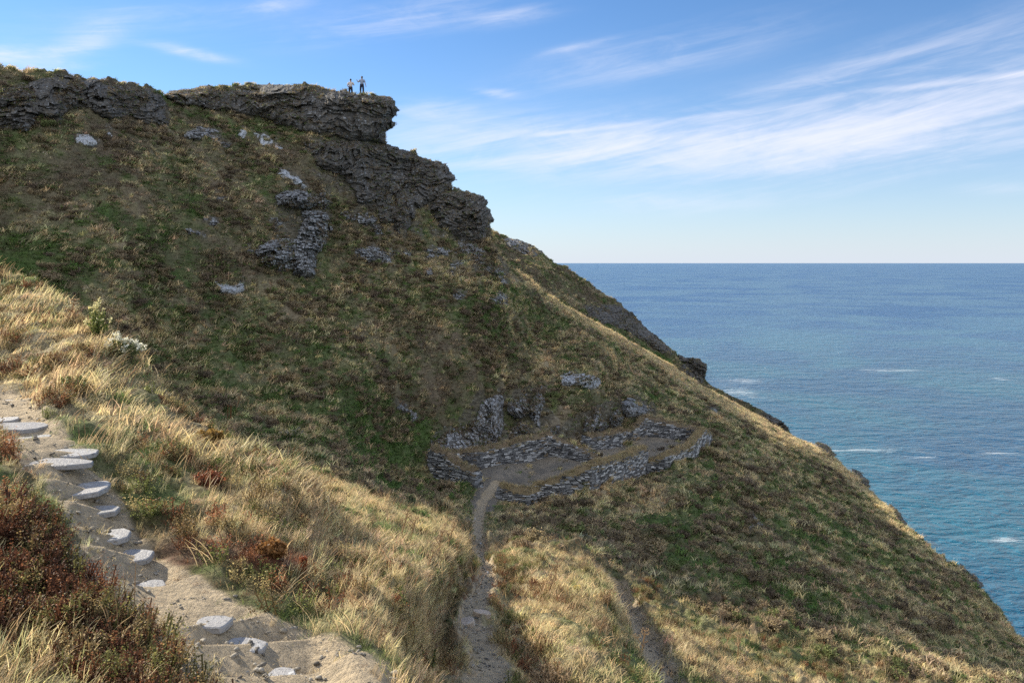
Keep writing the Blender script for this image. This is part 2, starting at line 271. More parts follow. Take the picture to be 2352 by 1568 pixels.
rk('rock_outcrop', 'lowest dark rock on the seaward edge near the right border', [(2196, 1302), (2222, 1326), (2250, 1350), (2246, 1362), (2216, 1340), (2196, 1322)], .7, 1.0, .25, .15, 1.2)
rk('rock_slab', 'narrow dark overhang high in the left slope', [(482, 460), (500, 452), (526, 452), (522, 462), (500, 466)], .6, .4, .15, .2, 1.2)
rk('rock_outcrop', 'tall pale rock face behind the left end of the ruined wall', [(988, 1010), (1010, 1004), (1030, 984), (1060, 978), (1092, 962), (1098, 944), (1106, 920), (1140, 906), (1150, 898), (1157, 915), (1154, 940), (1158, 980), (1156, 1020), (1150, 1046), (1100, 1052), (1040, 1056), (990, 1060)], 1.0, 1.0, .5, .7, 1.2)
rk('rock_outcrop', 'dark cleft rocks with pale ribs right of the tall rock face', [(1162, 925), (1190, 912), (1210, 902), (1218, 925), (1232, 905), (1244, 882), (1253, 898), (1250, 930), (1240, 955), (1240, 984), (1226, 975), (1212, 955), (1196, 962), (1178, 960), (1166, 950)], 1.0, .8, .3, .45, 1.2)
rk('rock_outcrop', 'stepped rocks at the foot of the cleft above the back wall', [(1162, 1000), (1194, 966), (1212, 975), (1216, 1000), (1246, 996), (1262, 980), (1285, 978), (1280, 1000), (1312, 1004), (1318, 1020), (1280, 1022), (1240, 1012), (1190, 1016), (1164, 1020)], .8, .8, .25, .6, 1.2)
rk('rock_outcrop', 'flat topped pale ledge beside the faint hill path above the ruins', [(1284, 848), (1330, 858), (1372, 864), (1384, 876), (1376, 890), (1350, 892), (1320, 886), (1290, 884)], .9, .9, .22, .8, 1.2)
rk('rock_outcrop', 'pale vertical ribs of rock above the gap between the two ruins', [(1336, 985), (1344, 964), (1360, 966), (1366, 938), (1378, 932), (1386, 962), (1400, 975), (1382, 994), (1366, 998), (1346, 1000)], .9, .8, .4, .7, 1.2)
rk('rock_outcrop', 'grey pitted rocks between the pale ribs and the block above the right ruin', [(1398, 955), (1412, 944), (1424, 934), (1436, 956), (1424, 975), (1404, 985)], .8, .8, .25, .6, 1.2)
rk('rock_outcrop', 'blocky grey rock directly above the back wall of the right ruin', [(1426, 922), (1450, 914), (1466, 922), (1494, 924), (1502, 940), (1506, 956), (1482, 970), (1462, 960), (1440, 960), (1430, 940)], .9, .9, .25, .55, 1.2)
rk('rock_outcrop', 'small mossy rocks left of the tall rock face', [(904, 926), (926, 922), (940, 936), (956, 944), (958, 962), (944, 970), (934, 950), (912, 940)], .6, .6, .2, .45, 1.2)
rk('rock_outcrop', 'small rock near the sunlit ridge right of the ruins', [(1622, 936), (1640, 932), (1654, 944), (1648, 956), (1630, 952)], .5, .5, .2, .5, 1.2)
rk('rock_slab', 'narrow pale stone lying on the slope right of the ruins', [(1706, 1000), (1718, 1002), (1738, 1016), (1730, 1016)], .5, .3, .2, .9, 1.2)
rk('rock_outcrop', 'bluish broken rock in the lower right grass slope', [(1712, 1180), (1730, 1176), (1740, 1196), (1756, 1210), (1738, 1222), (1722, 1232), (1716, 1206)], .5, .5, .2, .7, 1.2)
rk('rock_slab', 'single white stone in the grass below the front wall', [(1336, 1226), (1344, 1224), (1358, 1238), (1356, 1248), (1342, 1240)], .35, .3, .3, 1.0, 1.1)
rk('rock_outcrop', 'dark rock knob jutting over the sea at the end of the far hill', [(1556, 812), (1575, 821), (1604, 823), (1624, 836), (1624, 850), (1621, 868), (1612, 880), (1590, 872), (1565, 850)], 1.2, 3, .35, .1, 1.3)
rk('rock_outcrop', 'low dark point at the seaward foot of the far hill', [(1740, 948), (1768, 952), (1796, 966), (1812, 984), (1806, 994), (1780, 984), (1750, 964)], 1.0, 2, .3, .05, 1.3)
rk('rock_outcrop', 'upper dark crag on the far hill skyline beside the horizon', [(1150, 545), (1190, 549), (1222, 564), (1244, 576), (1252, 588), (1226, 590), (1196, 580), (1170, 566)], .9, 1.4, .3, .25, 1.3)
rk('rock_outcrop', 'dark broken cliff along the seaward side of the far hill', [(1340, 700), (1370, 700), (1420, 700), (1452, 718), (1484, 752), (1520, 782), (1556, 818), (1540, 822), (1490, 790), (1440, 760), (1390, 745), (1350, 725)], 1.0, 1.0, .35, .15, 1.3)
FAR = {'dark rock knob jutting over the sea at the end of the far hill', 'low dark point at the seaward foot of the far hill', 'upper dark crag on the far hill skyline beside the horizon', 'dark broken cliff along the seaward side of the far hill'}
Y3b, Y3t = line([(-1500, 98), (1100, 112), (1400, 114), (1812, 110), (2352, 100), (3300, 80)]), line([(-1500, 120), (1100, 130), (1400, 128), (1812, 116), (2352, 104), (3300, 84)])
def y3(u, v): # far hill distance
    t = np.clip((v - T3(u)) / 90.0, 0, 1); return Y3t(u) * (1 - t) + Y3b(u) * t

# ------------------------------------------------------------------ terrain mesh
def mesh_np(name, V, Q, mats=(), smooth=True, parent=None, attrs=None, matidx=None):
    me = bpy.data.meshes.new(name); V = np.asarray(V, np.float32); Q = np.asarray(Q, np.int32); n = Q.shape[1]
    me.vertices.add(len(V)); me.vertices.foreach_set('co', V.ravel())
    me.loops.add(Q.size); me.loops.foreach_set('vertex_index', Q.ravel())
    me.polygons.add(len(Q)); me.polygons.foreach_set('loop_start', np.arange(0, Q.size, n, dtype=np.int32))
    me.polygons.foreach_set('use_smooth', np.full(len(Q), smooth))
    if matidx is not None: me.polygons.foreach_set('material_index', np.asarray(matidx, np.int32))
    for m_ in mats: me.materials.append(m_)
    for k, a in (attrs or {}).items():
        a = np.asarray(a, np.float32)
        if a.ndim == 1: me.attributes.new(k, 'FLOAT', 'POINT').data.foreach_set('value', a)
        else:
            if a.shape[1] == 3: a = np.c_[a, np.ones(len(a), np.float32)]
            me.attributes.new(k, 'FLOAT_COLOR', 'POINT').data.foreach_set('color', a.ravel())
    me.update(calc_edges=True); me.validate(clean_customdata=False)
    o = bpy.data.objects.new(name, me); COL.objects.link(o)
    if parent: o.parent = parent
    return o
def tag(o, label=None, cat=None, group=None, kind=None):
    for k, v in (('label', label), ('category', cat), ('group', group), ('kind', kind)):
        if v: o[k] = v
    return o
def empty(name, loc, label, cat, group=None, rz=0):
    o = bpy.data.objects.new(name, None); COL.objects.link(o); o.location = loc; o.rotation_euler = (0, 0, rz); o.empty_display_size = .2
    return tag(o, label, cat, group)

# ground cover composition: weights of straw, green, brown, rust at a direction (patches of real vegetation; ridge strip and far hill also carry painted light and shade)
PATCH = {'green': [(860, 1035, 150, 50, 1.6), (960, 1130, 90, 40, .9), (760, 960, 160, 60, .6), (120, 610, 240, 80, .9), (420, 820, 220, 90, .5), (1650, 1330, 300, 220, .45), (2000, 1350, 250, 160, .3), (1480, 1190, 60, 20, 1.0), (1600, 1180, 40, 40, .5), (500, 1290, 70, 40, .8), (740, 1420, 150, 45, .9), (1030, 1500, 40, 70, 2.0), (540, 1120, 120, 60, .5), (330, 1070, 90, 50, .4), (730, 560, 30, 60, .9), (230, 930, 150, 50, .3), (1350, 780, 180, 50, .4), (1310, 1400, 60, 60, .3), (900, 1250, 90, 60, .5)],
         'brown': [(1020, 930, 150, 70, 1.3), (150, 380, 260, 90, .9), (560, 500, 170, 110, .9), (1080, 860, 130, 60, .9), (880, 560, 160, 90, .8), (640, 330, 200, 50, .7), (1250, 1000, 300, 60, .6), (820, 420, 160, 90, .9), (1000, 620, 120, 60, .6), (1720, 1180, 60, 90, 1.0), (1340, 1240, 120, 50, .6), (1500, 1330, 60, 40, 1.2), (200, 240, 300, 60, .7), (1340, 1520, 120, 60, .4), (300, 640, 80, 50, .4)],
         'rust': [(470, 1085, 50, 30, .8), (620, 1265, 60, 40, .9), (840, 1350, 40, 40, .5), (60, 1080, 60, 60, .6), (200, 1300, 180, 130, 1.0)],
         'straw': [(690, 1190, 110, 60, 1.5), (60, 800, 200, 90, 1.4), (200, 860, 200, 60, 1.2), (950, 1420, 120, 120, 1.2), (1250, 1420, 150, 120, 1.6), (100, 1500, 200, 90, 1.0), (900, 640, 220, 60, .5), (1500, 840, 300, 40, .4), (1400, 1060, 200, 20, .8)]}
CB = {'straw': np.array([.56, .46, .29]), 'green': np.array([.11, .185, .05]), 'brown': np.array([.225, .18, .125]), 'rust': np.array([.20, .075, .04])}
def cover(u, v, x, y, z, jit=None):
    near = 1 - sst(y, 20, 34)
    wt = {'straw': .45 + .30 * near, 'green': .60 + .06 * near, 'brown': .50 - .14 * near, 'rust': 0.02 + .14 * near}
    for k, L in PATCH.items():
        for (a, b, ra, rb, s) in L: wt[k] = wt[k] + s * np.exp(-((u - a) / ra) ** 2 - ((v - b) / rb) ** 2)
    hi = v - TL(u); on_r = sst(u, 1140, 1190) * (1 - .85 * sst(u, 1820, 2080)) * np.clip(.55 + 1.2 * fbm(x * .22, y * .22, z * .22, 3, 66), 0, 1); strip = on_r * (y < 96) * (1 - sst(hi, 12, 30)) * sst(hi, -12, -4); fr_ = on_r * (y > 99) + 0 * u  # crest strip is straw, boosted in colour to look more sunlit
    wt['straw'] = wt['straw'] + 2.2 * strip; wt['green'] = wt['green'] * (1 - .6 * strip); wt['brown'] = wt['brown'] * (1 - .6 * strip) + 1.2 * fr_; wt['straw'] = wt['straw'] * (1 - .7 * fr_)  # straw brightens the sunlit crest; brown paints the far hill's shade
    for i, k in enumerate(wt):
        nz = fbm(x * .35 + i * 31, y * .35, z * .35, 3, 40 + i) * 1.5 + fbm(x * 1.3 + i * 31, y * 1.3, z * 1.3, 2, 80 + i) * 1.1
        wt[k] = np.clip(wt[k] * (1 + nz), 0.005, None) ** 1.6
    return wt
def cover_col(wt, idx=None):
    t = sum(wt.values()); return sum((wt[k] / t)[..., None] * CB[k] for k in wt)

def build_grid():
    us = np.concatenate([np.linspace(-1500, -620, 45, endpoint=False), np.linspace(-620, -40, 90, endpoint=False), np.arange(-40, 2394, 2.0), np.linspace(2396, 3300, 60)])
    N = len(us); fl = FL(us); tl = np.maximum(TL(us), -400); w_ = sst(us, 700, 950)
    rows_u, rows_v, rows_Y, rows_s = [], [], [], []
    Ys, Zs, Vs, Sh = [], [], [], []
    def add(Y, z, v=None, s=0): Ys.append(Y); Zs.append(z); Vs.append(VH - z * F / Y if v is None else v); Sh.append(np.full(N, s))
    # hidden near ground, up to the camera's feet
    vb = np.full(N, 1760.0); vb = np.where(us > 2352, np.maximum(vb, tl + 120), vb)
    sheet1 = lambda v: np.exp(np.log(S1(us, v)) * (1 - w_) + np.log(S2(us, v)) * w_)
    Yb = sheet1(vb); zb = (VH - vb) / F * Yb
    for t in np.linspace(0, 1, 10, endpoint=False):
        Y = 0.5 + (Yb - .5) * t; z = -1.65 * (1 - t) + zb * t; add(Y, z)
    n1 = 420
    for t in np.linspace(0, 1, n1):
        v = vb * (1 - t) + fl * t; v = np.where(us > 2352, np.maximum(v, tl + 60 * (1 - t) + 1), v); Y = sheet1(v); add(Y, (VH - v) / F * Y, v, 1)
    # dip behind the near crest
    vs = fl + 55 * (1 - w_); Y2 = S2(us, vs)
    Yl, zl = Ys[-1], Zs[-1]
    Y2 = np.maximum(Y2, Yl * 1.0008); z2 = (VH - vs) / F * Y2
    for t in (0.03, .08, .15, .25, .4, .6, .8):
        Y = Yl + (Y2 - Yl) * t; z = zl + (z2 - zl) * t - np.minimum((Y2 - Yl) * .12, 2.6) * math.sin(math.pi * t) ; add(Y, z, s=4)
    tlw = np.minimum(tl, vs - 1)
    n2 = 700
    for t in np.linspace(0, 1, n2):
        v = vs * (1 - t) + tlw * t; Y = S2(us, v) + 3.2 * np.clip(1 - (v - tlw) / 22, 0, 1) ** 2 * sst(us, 1150, 1190) * (1 - sst(us, 1850, 2050)); add(Y, (VH - v) / F * Y, v, 2)
    Yl, zl = Ys[-1].copy(), Zs[-1].copy()
    # rounded crest, then the far hill
    pl = 1 - sst(us, 850, 900); dr = sst(us, 850, 920)
    for dY, dz in ((.5, .02), (1.2, .12), (2.2, .35), (4, .9)):
        add(Yl + dY, zl - dz * (1.1 * pl + (9.0 - 3.0 * sst(us, 1090, 1180)) * dr) - dY * .12 * pl, s=4)
    b3 = np.minimum(T3(us) + 90 + 70 * sst(us, 820, 900) * (1 - sst(us, 1100, 1160)), 3000); y3b = np.maximum(Y3b(us), Yl + 9)
    add(y3b - 2.5, np.minimum((VH - b3) / F * y3b - 1.5, Zs[-1] - .5), s=4)
    for t in np.linspace(0, 1, 80):
        v = b3 * (1 - t) + T3(us) * t;  Y = np.maximum(y3(us, v), y3b + t * 3); add(Y, (VH - v) / F * Y, v, 3)
    Yl, zl = Ys[-1], Zs[-1]
    for dY, dz in ((1, .3), (3, 2), (8, 7), (20, 20), (45, 42), (80, 60), (120, 80)):
        add(Yl + dY, np.maximum(zl - dz, SEA - 3), s=5)
    Y = np.array(Ys); Z = np.array(Zs); V = np.array(Vs); S = np.array(Sh)
    Yo = Y.copy(); Y = np.maximum.accumulate(Y + np.arange(len(Y))[:, None] * 2e-5, axis=0)
    vis = S <= 3; Z = np.where(vis & (S > 0), (VH - V) / F * Y, Z)     # keep each direction while distances stay monotone
    U = np.broadcast_to(us, Y.shape); X = (U - U0) / F * Y
    return U, V, X, Y, Z, S
U, V, X, Y, Z, S = build_grid()
print('grid', U.shape)
# masks
pm = np.zeros(X.shape); arc1 = None
for i, (P, hw) in enumerate(PATHS):
    d, arc = dist_poly(X, Y, P); d = d + .18 * fbm(X * 1.1, Y * 1.1, X * 0, 3, 5)
    if i == 0:
        hw_ = hw + .42 * sst(Y, 8.8, 7.2); mk = 1 - sst(d, hw_ * .45, hw_ * 1.5)
        k = np.searchsorted(-ARC, -arc); hi = np.concatenate([[ARC[0] + 1.2], ARC])[np.clip(k, 0, len(ARC))]; lo = np.concatenate([ARC, [ARC[-1] - 1.2]])[np.clip(k, 0, len(ARC))]
        fr = np.clip((arc - lo) / np.maximum(hi - lo, .2), 0, 1); rz_ = np.minimum(.2, .3 * (hi - lo)) / np.maximum(hi - lo, .2)
        fr = np.where(fr < 1 - rz_, fr / (1 - rz_), 1 - sst(fr, 1 - rz_, 1))
        Z = Z + mk * np.where(Y < 18, .06 * (1 - 2 * fr), 0) * sst(np.minimum(hi - lo, 1), 0, .5)
    else: mk = 1 - sst(d, hw * .7, hw * 1.4)
    if i == 3: mk = mk * .16
    if i == 2: Z = Z - .4 * mk
    if i == 1: Z = Z + .55 * (1 - sst(d, hw, hw * 3)) * sst(Y, 8, 12) * (1 - sst(Y, 22, 30))
    pm = np.maximum(pm, mk)
tm = np.zeros(X.shape, bool)
for poly in TERRW: tm |= inpoly(X + .2 * vnoise(X, Y, X * 0, 9), Y, poly) & (Z < -10)
rm = np.zeros(X.shape, bool)
for r_ in ROCKS:
    reg = (S == (3 if r_[1] in FAR else 2)); u_, v_ = U[reg], V[reg]; rm[reg] |= inpoly(u_, v_, r_[2])
for gp in ([(985, 1050), (995, 1000), (1050, 965), (1095, 905), (1150, 893), (1170, 905), (1215, 890), (1256, 880), (1262, 940), (1290, 975), (1335, 950), (1380, 925), (1440, 912), (1505, 925), (1508, 962), (1440, 985), (1340, 1012), (1250, 1018), (1150, 1050)],
           [(620, 440), (760, 440), (765, 540), (730, 630), (590, 615), (600, 540), (640, 500)], [(690, 310), (960, 345), (1050, 420), (1140, 500), (1175, 650), (1100, 640), (1040, 560), (900, 545), (780, 480), (700, 380)]):
    reg = S == 2; gr = np.zeros(X.shape, bool); gr[reg] = inpoly(U[reg], V[reg], gp); rm |= gr & (fbm(X * .7, Y * .7, Z * .7, 3, 33) > -.12)
bare = np.maximum(pm, tm * .9)
# tussocky relief
soft = (1 - .9 * bare)
g = sst(Y, 3, 10)
big = fbm(X * .28, Y * .28, Z * .28, 3, 1) * .45 * sst(Y, 10, 40)
tus = (np.abs(fbm(X * 1.15, Y * 1.15, Z * 1.15, 3, 2)) ) * .85 * (.35 + .65 * sst(Y, 12, 35)) + fbm(X * 3.4, Y * 3.4, Z * 3.4, 2, 3) * .10
path_cut = pm * (.10 + .06 * sst(Y, 12, 20))
rdg = (S == 2) * sst(U, 1140, 1180) * (1 - sst(U, 2050, 2150)) * (1 - sst(V - TL(U), 14, 40)); damp = 1 - .75 * rdg; Z = Z + .22 * rdg * (S == 2)
Z = Z + np.where(S <= 4, ((big + tus - .12) * soft * g - path_cut) * damp, fbm(X * .1, Y * .1, Z * .1, 4, 6) * 2)
Z = Z + np.where(rm, fbm(X * 1.5, Y * 1.5, Z * 1.5, 3, 12) * .25, 0)
NR, NC = U.shape
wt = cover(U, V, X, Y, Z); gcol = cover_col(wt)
idx = np.arange(NR * NC).reshape(NR, NC)
Qd = np.stack([idx[:-1, :-1], idx[:-1, 1:], idx[1:, 1:], idx[1:, :-1]], -1).reshape(-1, 4)

def mat_new(name):
    m = bpy.data.materials.new(name); m.use_nodes = True; m.node_tree.nodes.clear(); return m, NT(m.node_tree)
def finish(m, t, shader, disp=None):
    o = t.new('ShaderNodeOutputMaterial'); t.l.new(shader, o.inputs[0]); return m
def pbsdf(t, col, rough=.8, spec=.3, normal=None, **kw):
    p = t.new('ShaderNodeBsdfPrincipled'); t.inp(p, 'Base Color', col); t.inp(p, 'Roughness', rough); t.inp(p, 'Specular IOR Level', spec)
    if normal is not None: t.l.new(normal, p.inputs['Normal'])
    for k, v in kw.items(): t.inp(p, k, v)
    return p.outputs[0]
def bump(t, h, strength, dist, nrm=None):
    b = t.new('ShaderNodeBump'); b.inputs['Strength'].default_value = strength; b.inputs['Distance'].default_value = dist; t.l.new(h, b.inputs['Height'])
    if nrm is not None: t.l.new(nrm, b.inputs['Normal'])
    return b.outputs[0]
def mk_ground():
    m, t = mat_new('turf_and_soil'); geo = t.new('ShaderNodeNewGeometry'); P = geo.outputs['Position']
    at = lambda n: t.new('ShaderNodeAttribute', attribute_name=n)
    col = at('cov').outputs['Color']; path = t.sstep(at('path').outputs['Fac'], 0, .45); terr = at('terr').outputs['Fac']; rock = at('rock').outputs['Fac']
    n1 = t.noise(P, 9, 6, .65); n2 = t.noise(P, 45, 4, .6); n3 = t.noise(P, 1.2, 5, .6)
    turf = t.mixc(t.sstep(n1, .3, .7), t.mixc(1.0, col, (.45, .45, .42, 1), 'MULTIPLY'), col)
    turf = t.mixc(t.m('MULTIPLY', t.sstep(n2, .45, .62), .5), turf, (.055, .042, .028, 1))
    n4 = t.noise(P, 110, 3, .6); dirt = t.mixc(t.sstep(n1, .38, .62), (.52, .42, .28, 1), (.38, .31, .21, 1)); dirt = t.mixc(t.m('MULTIPLY', t.sstep(n2, .52, .64), .5), dirt, (.24, .19, .14, 1)); dirt = t.mixc(t.m('MULTIPLY', t.sstep(n4, .56, .66), .6), dirt, (.52, .48, .42, 1))
    floor = t.mixc(t.sstep(n3, .38, .62), (.27, .23, .185, 1), (.16, .145, .13, 1)); floor = t.mixc(t.m('MULTIPLY', n1, .5), floor, (.25, .22, .15, 1))
    mpr = t.new('ShaderNodeMapping'); mpr.inputs['Rotation'].default_value = (R(8), R(14), 0); mpr.inputs['Scale'].default_value = (1, 1, 4); t.l.new(P, mpr.inputs[0]); nr_ = t.noise(mpr.outputs[0], 2.2, 6, .7)
    rockc = t.mixc(t.sstep(nr_, .35, .62), (.05, .046, .042, 1), (.17, .15, .11, 1)); rockc = t.mixc(t.sstep(t.noise(P, 4.5, 5, .75), .58, .66), rockc, (.42, .42, .40, 1))
    c = t.mixc(t.m('MULTIPLY', rock, .8), turf, rockc)
    c = t.mixc(terr, c, floor); c = t.mixc(path, c, dirt)
    bh = t.m('ADD', t.m('ADD', t.m('MULTIPLY', n1, 1.6), t.m('MULTIPLY', n2, .4)), t.m('MULTIPLY', n4, .15))
    return finish(m, t, pbsdf(t, c, .95, .15, bump(t, bh, .9, .09)))
M_ground = mk_ground()
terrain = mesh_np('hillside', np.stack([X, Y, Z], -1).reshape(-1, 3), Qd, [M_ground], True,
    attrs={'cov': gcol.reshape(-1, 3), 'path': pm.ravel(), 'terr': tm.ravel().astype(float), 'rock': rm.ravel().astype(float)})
tag(terrain, 'grassy coastal hillside falling to the sea', None, None, 'structure'); del terrain['label']

# ground lookup used for everything that stands on the terrain
def gz(x, y):
    """height of the finished terrain at world x, y"""
    a = x / y * F + U0; c = np.clip(np.searchsorted(U[0], a) , 1, NC - 1); t = (a - U[0, c - 1]) / (U[0, c] - U[0, c - 1])
    z = 0
    for cc, wgt in ((c - 1, 1 - t), (c, t)): z += wgt * np.interp(y, Y[:, cc], Z[:, cc])
    return float(z)
def on(u, v, lift=0.0):
    p = ground(u, v); return Vector((p[0], p[1], gz(p[0], p[1]) + lift))

# ------------------------------------------------------------------ sea
def mk_sea():
    m, t = mat_new('sea_water'); geo = t.new('ShaderNodeNewGeometry'); P = geo.outputs['Position']
    mp = t.new('ShaderNodeMapping'); mp.inputs['Rotation'].default_value = (0, 0, R(-14)); mp.inputs['Scale'].default_value = (.62, 1.0, 1); t.l.new(P, mp.inputs[0]); Q = mp.outputs[0]
    nA = t.noise(Q, .36, 5, .62, .4); nB = t.noise(Q, .09, 3, .5, .2); nC = t.noise(Q, 1.6, 2, .5); nD = t.noise(P, .006, 4, .55, .6)
    sp = t.new('ShaderNodeSeparateXYZ'); t.l.new(P, sp.inputs[0]); y = sp.outputs[1]; x = sp.outputs[0]
    h = t.m('ADD', t.m('ADD', t.m('MULTIPLY', nA, 2.4), t.m('MULTIPLY', nB, 5.0)), t.m('MULTIPLY', nC, .25))
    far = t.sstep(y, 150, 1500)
    col = t.mixc(far, (.008, .105, .165, 1), (.075, .15, .225, 1)); col = t.mixc(t.sstep(nD, .40, .62), col, t.mixc(1.0, col, (.5, .66, .9, 1), 'MULTIPLY'))  # far water made paler to imitate haze towards the horizon
    # thin foam streaks in bands across the bay; near the cliff also painted glare
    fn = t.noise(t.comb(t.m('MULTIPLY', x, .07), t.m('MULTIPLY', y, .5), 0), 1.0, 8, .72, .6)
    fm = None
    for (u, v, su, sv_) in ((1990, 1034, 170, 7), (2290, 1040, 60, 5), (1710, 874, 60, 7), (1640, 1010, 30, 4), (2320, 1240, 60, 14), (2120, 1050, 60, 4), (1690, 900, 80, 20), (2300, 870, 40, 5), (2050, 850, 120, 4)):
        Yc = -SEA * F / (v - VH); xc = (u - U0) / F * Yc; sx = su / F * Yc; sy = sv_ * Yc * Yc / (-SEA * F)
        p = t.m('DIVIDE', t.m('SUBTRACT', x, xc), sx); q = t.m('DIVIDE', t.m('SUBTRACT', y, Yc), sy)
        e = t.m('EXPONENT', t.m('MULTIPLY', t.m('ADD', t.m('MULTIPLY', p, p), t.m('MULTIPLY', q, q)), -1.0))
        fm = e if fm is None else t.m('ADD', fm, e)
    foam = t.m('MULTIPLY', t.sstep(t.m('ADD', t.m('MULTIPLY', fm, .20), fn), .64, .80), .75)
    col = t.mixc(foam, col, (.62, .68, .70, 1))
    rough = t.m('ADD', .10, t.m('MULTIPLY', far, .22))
    nb = bump(t, h, 1.0, .95)
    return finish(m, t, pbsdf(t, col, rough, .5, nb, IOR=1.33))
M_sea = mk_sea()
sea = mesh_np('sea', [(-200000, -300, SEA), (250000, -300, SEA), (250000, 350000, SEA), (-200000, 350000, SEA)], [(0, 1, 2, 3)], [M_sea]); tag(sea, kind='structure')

# ------------------------------------------------------------------ rocks
def mk_rock(name, pale, dark=(.062, .057, .050), mid=(.155, .145, .125), lich=(.50, .52, .54)):
    m, t = mat_new(name); geo = t.new('ShaderNodeNewGeometry'); P = geo.outputs['Position']
    mp = t.new('ShaderNodeMapping'); mp.inputs['Rotation'].default_value = (R(8), R(14), 0); mp.inputs['Scale'].default_value = (1, 1, 5); t.l.new(P, mp.inputs[0])
    st = t.noise(mp.outputs[0], 1.4, 6, .65); n1 = t.noise(P, 2.3, 6, .7); n2 = t.noise(P, 14, 5, .65); n3 = t.noise(P, 5.5, 5, .75, .4)
    c = t.mixc(t.sstep(st, .35, .65), (*dark, 1), (*mid, 1)); c = t.mixc(t.m('MULTIPLY', t.sstep(n1, .48, .66), .55), c, (.17, .13, .08, 1))
    th = .62 - .20 * pale
    l = t.m('MULTIPLY', t.sstep(n3, th, th + .07), t.sstep(n2, .34 , .5)); c = t.mixc(t.m('MULTIPLY', l, .55 + .4 * pale), c, (*lich, 1))
    c = t.mixc(t.m('MULTIPLY', t.sstep(n2, .6, .75), .5), c, (.02, .02, .02, 1))
    b = bump(t, t.m('ADD', st, t.m('MULTIPLY', n2, .5)), .8, .12)
    return finish(m, t, pbsdf(t, c, .85, .25, b))
M_rock = [mk_rock('slate_dark', 0.3, mid=(.12, .112, .098)), mk_rock('slate_grey', .65, mid=(.12, .115, .105)), mk_rock('slate_pale', 1.15)]
LEDGE = []
VERT = {'tall pale rock face behind the left end of the ruined wall': 78, 'dark cleft rocks with pale ribs right of the tall rock face': 70, 'pale vertical ribs of rock above the gap between the two ruins': 84, 'grey pitted rocks between the pale ribs and the block above the right ruin': 60}
def build_rock(name, label, poly, prot, thick, hs, pale, step, seed):
    P = np.array(poly, float); far = label in FAR
    ss = np.arange(P[:, 0].min() - 4, P[:, 0].max() + 4, step); ts = np.arange(P[:, 1].min() - 4, P[:, 1].max() + 4, step)
    gu, gv = np.meshgrid(ss, ts)
    Yt = y3(gu, gv) if far else S2(gu, gv)
    Ym = float(np.mean(Yt)); px = Ym / F
    x, z = (gu - U0) * px, (VH - gv) * px
    # strata coordinate dips gently; every layer is shifted a little so that edges come out ragged
    dip = R(VERT.get(label, -14 + 30 * random.Random(seed).random()))
    s = z * math.cos(dip) + x * math.sin(dip) + 1.1 * hs * fbm(x * .45, z * .45, x * 0, 3, seed) * 2
    tt = x * math.cos(dip) - z * math.sin(dip)
    def cells(h, w_, sd_):
        L = np.floor(s / h + .6 * vnoise(tt * .25 / w_, s * 0, s * 0, sd_)); C = np.floor(tt / w_ + hash3(L, L * 0, L * 0, sd_) * 7 + .3 * vnoise(tt * 2, s * 2, s * 0, sd_ + 1))
        return hash3(L, L * 0, L * 0, sd_ + 2), hash3(L, C, L * 0, sd_ + 3)
    hs = hs * 1.25; a1, b1 = cells(hs, hs * 2.2, seed * 5 + 1); a2, b2 = cells(hs * .33, hs * .9, seed * 5 + 2); a0, b0 = cells(hs * 3.1, hs * 4.5, seed * 5 + 3)
    vk = .35 if label in VERT else 1.0
    rag = vk * (b1 - .5) * min(5, .18 / px) + (b2 - .5) * 2.0 + np.clip(P.shape[0] / 14, .4, 1) * 5 * fbm(gu / 26, gv / 26, gu * 0, 3, seed + 8) * vk * (0 if min(np.ptp(P[:, 0]), np.ptp(P[:, 1])) < 30 else 1) * sst(gv - TL(gu), 6, 26)
    # signed distance to outline
    d = np.full(gu.shape, 1e9)
    for (p, q) in zip(P, np.roll(P, -1, 0)):
        e = q - p; L2 = (e ** 2).sum() + 1e-9; t = np.clip(((gu - p[0]) * e[0] + (gv - p[1]) * e[1]) / L2, 0, 1)
        d = np.minimum(d, np.hypot(gu - p[0] - t * e[0], gv - p[1] - t * e[1]))
    d = np.where(inpoly(gu, gv, poly), d, -d) + rag
    keep = d > -1.0
    dm = np.clip(d * px, 0, None); f = np.clip(dm / (.45 * prot + .12), 0, 1) ** .55
    rel = (.2 * (a1 - .4) + .5 * (b1 - .5) + .5 * (b0 - .5) + .14 * (a2 - .5) + .36 * (b2 - .5)) * min(1, prot) * (.6 if label in VERT else .95) + .18 * fbm(x * 1.6, z * 1.6, x * 0, 4, seed + 3)
    # large buttresses and recesses
    rel = rel + (.3 * prot) * fbm(x * .33, z * .2, x * 0 + seed, 2, seed + 9)
    prot = prot * (1.35 if (poly[0][0] > 980 and 870 < poly[0][1] < 1015 and poly[0][0] < 1440) else 1)
    fr = Yt + .15 - prot * f * (.55 + .45 * np.clip(.6 + rel, 0, 1.4)) - rel * f * .8
    bk = Yt + .35 + thick * f
    up = (np.roll(fr, 1, 0) - fr) > .05; kk = keep & up & (hash3(np.round(gu), np.round(gv), gu * 0, seed) > .76) & (fbm(x * .5, z * .5, x * 0, 2, seed + 21) > -.15) & (prot >= .8)
    LEDGE.append(np.stack([(gu - U0) / F * fr, fr, (VH - gv) / F * fr], -1)[kk])
    n = gu.shape[0] * gu.shape[1]; ii = np.arange(n).reshape(gu.shape)
    kc = keep[:-1, :-1] & keep[1:, :-1] & keep[:-1, 1:] & keep[1:, 1:]
    q = np.stack([ii[:-1, :-1], ii[1:, :-1], ii[1:, 1:], ii[:-1, 1:]], -1)[kc]
    VV = np.concatenate([np.stack([(gu - U0) / F * yy, yy, (VH - gv) / F * yy], -1).reshape(-1, 3) for yy in (fr, bk)])
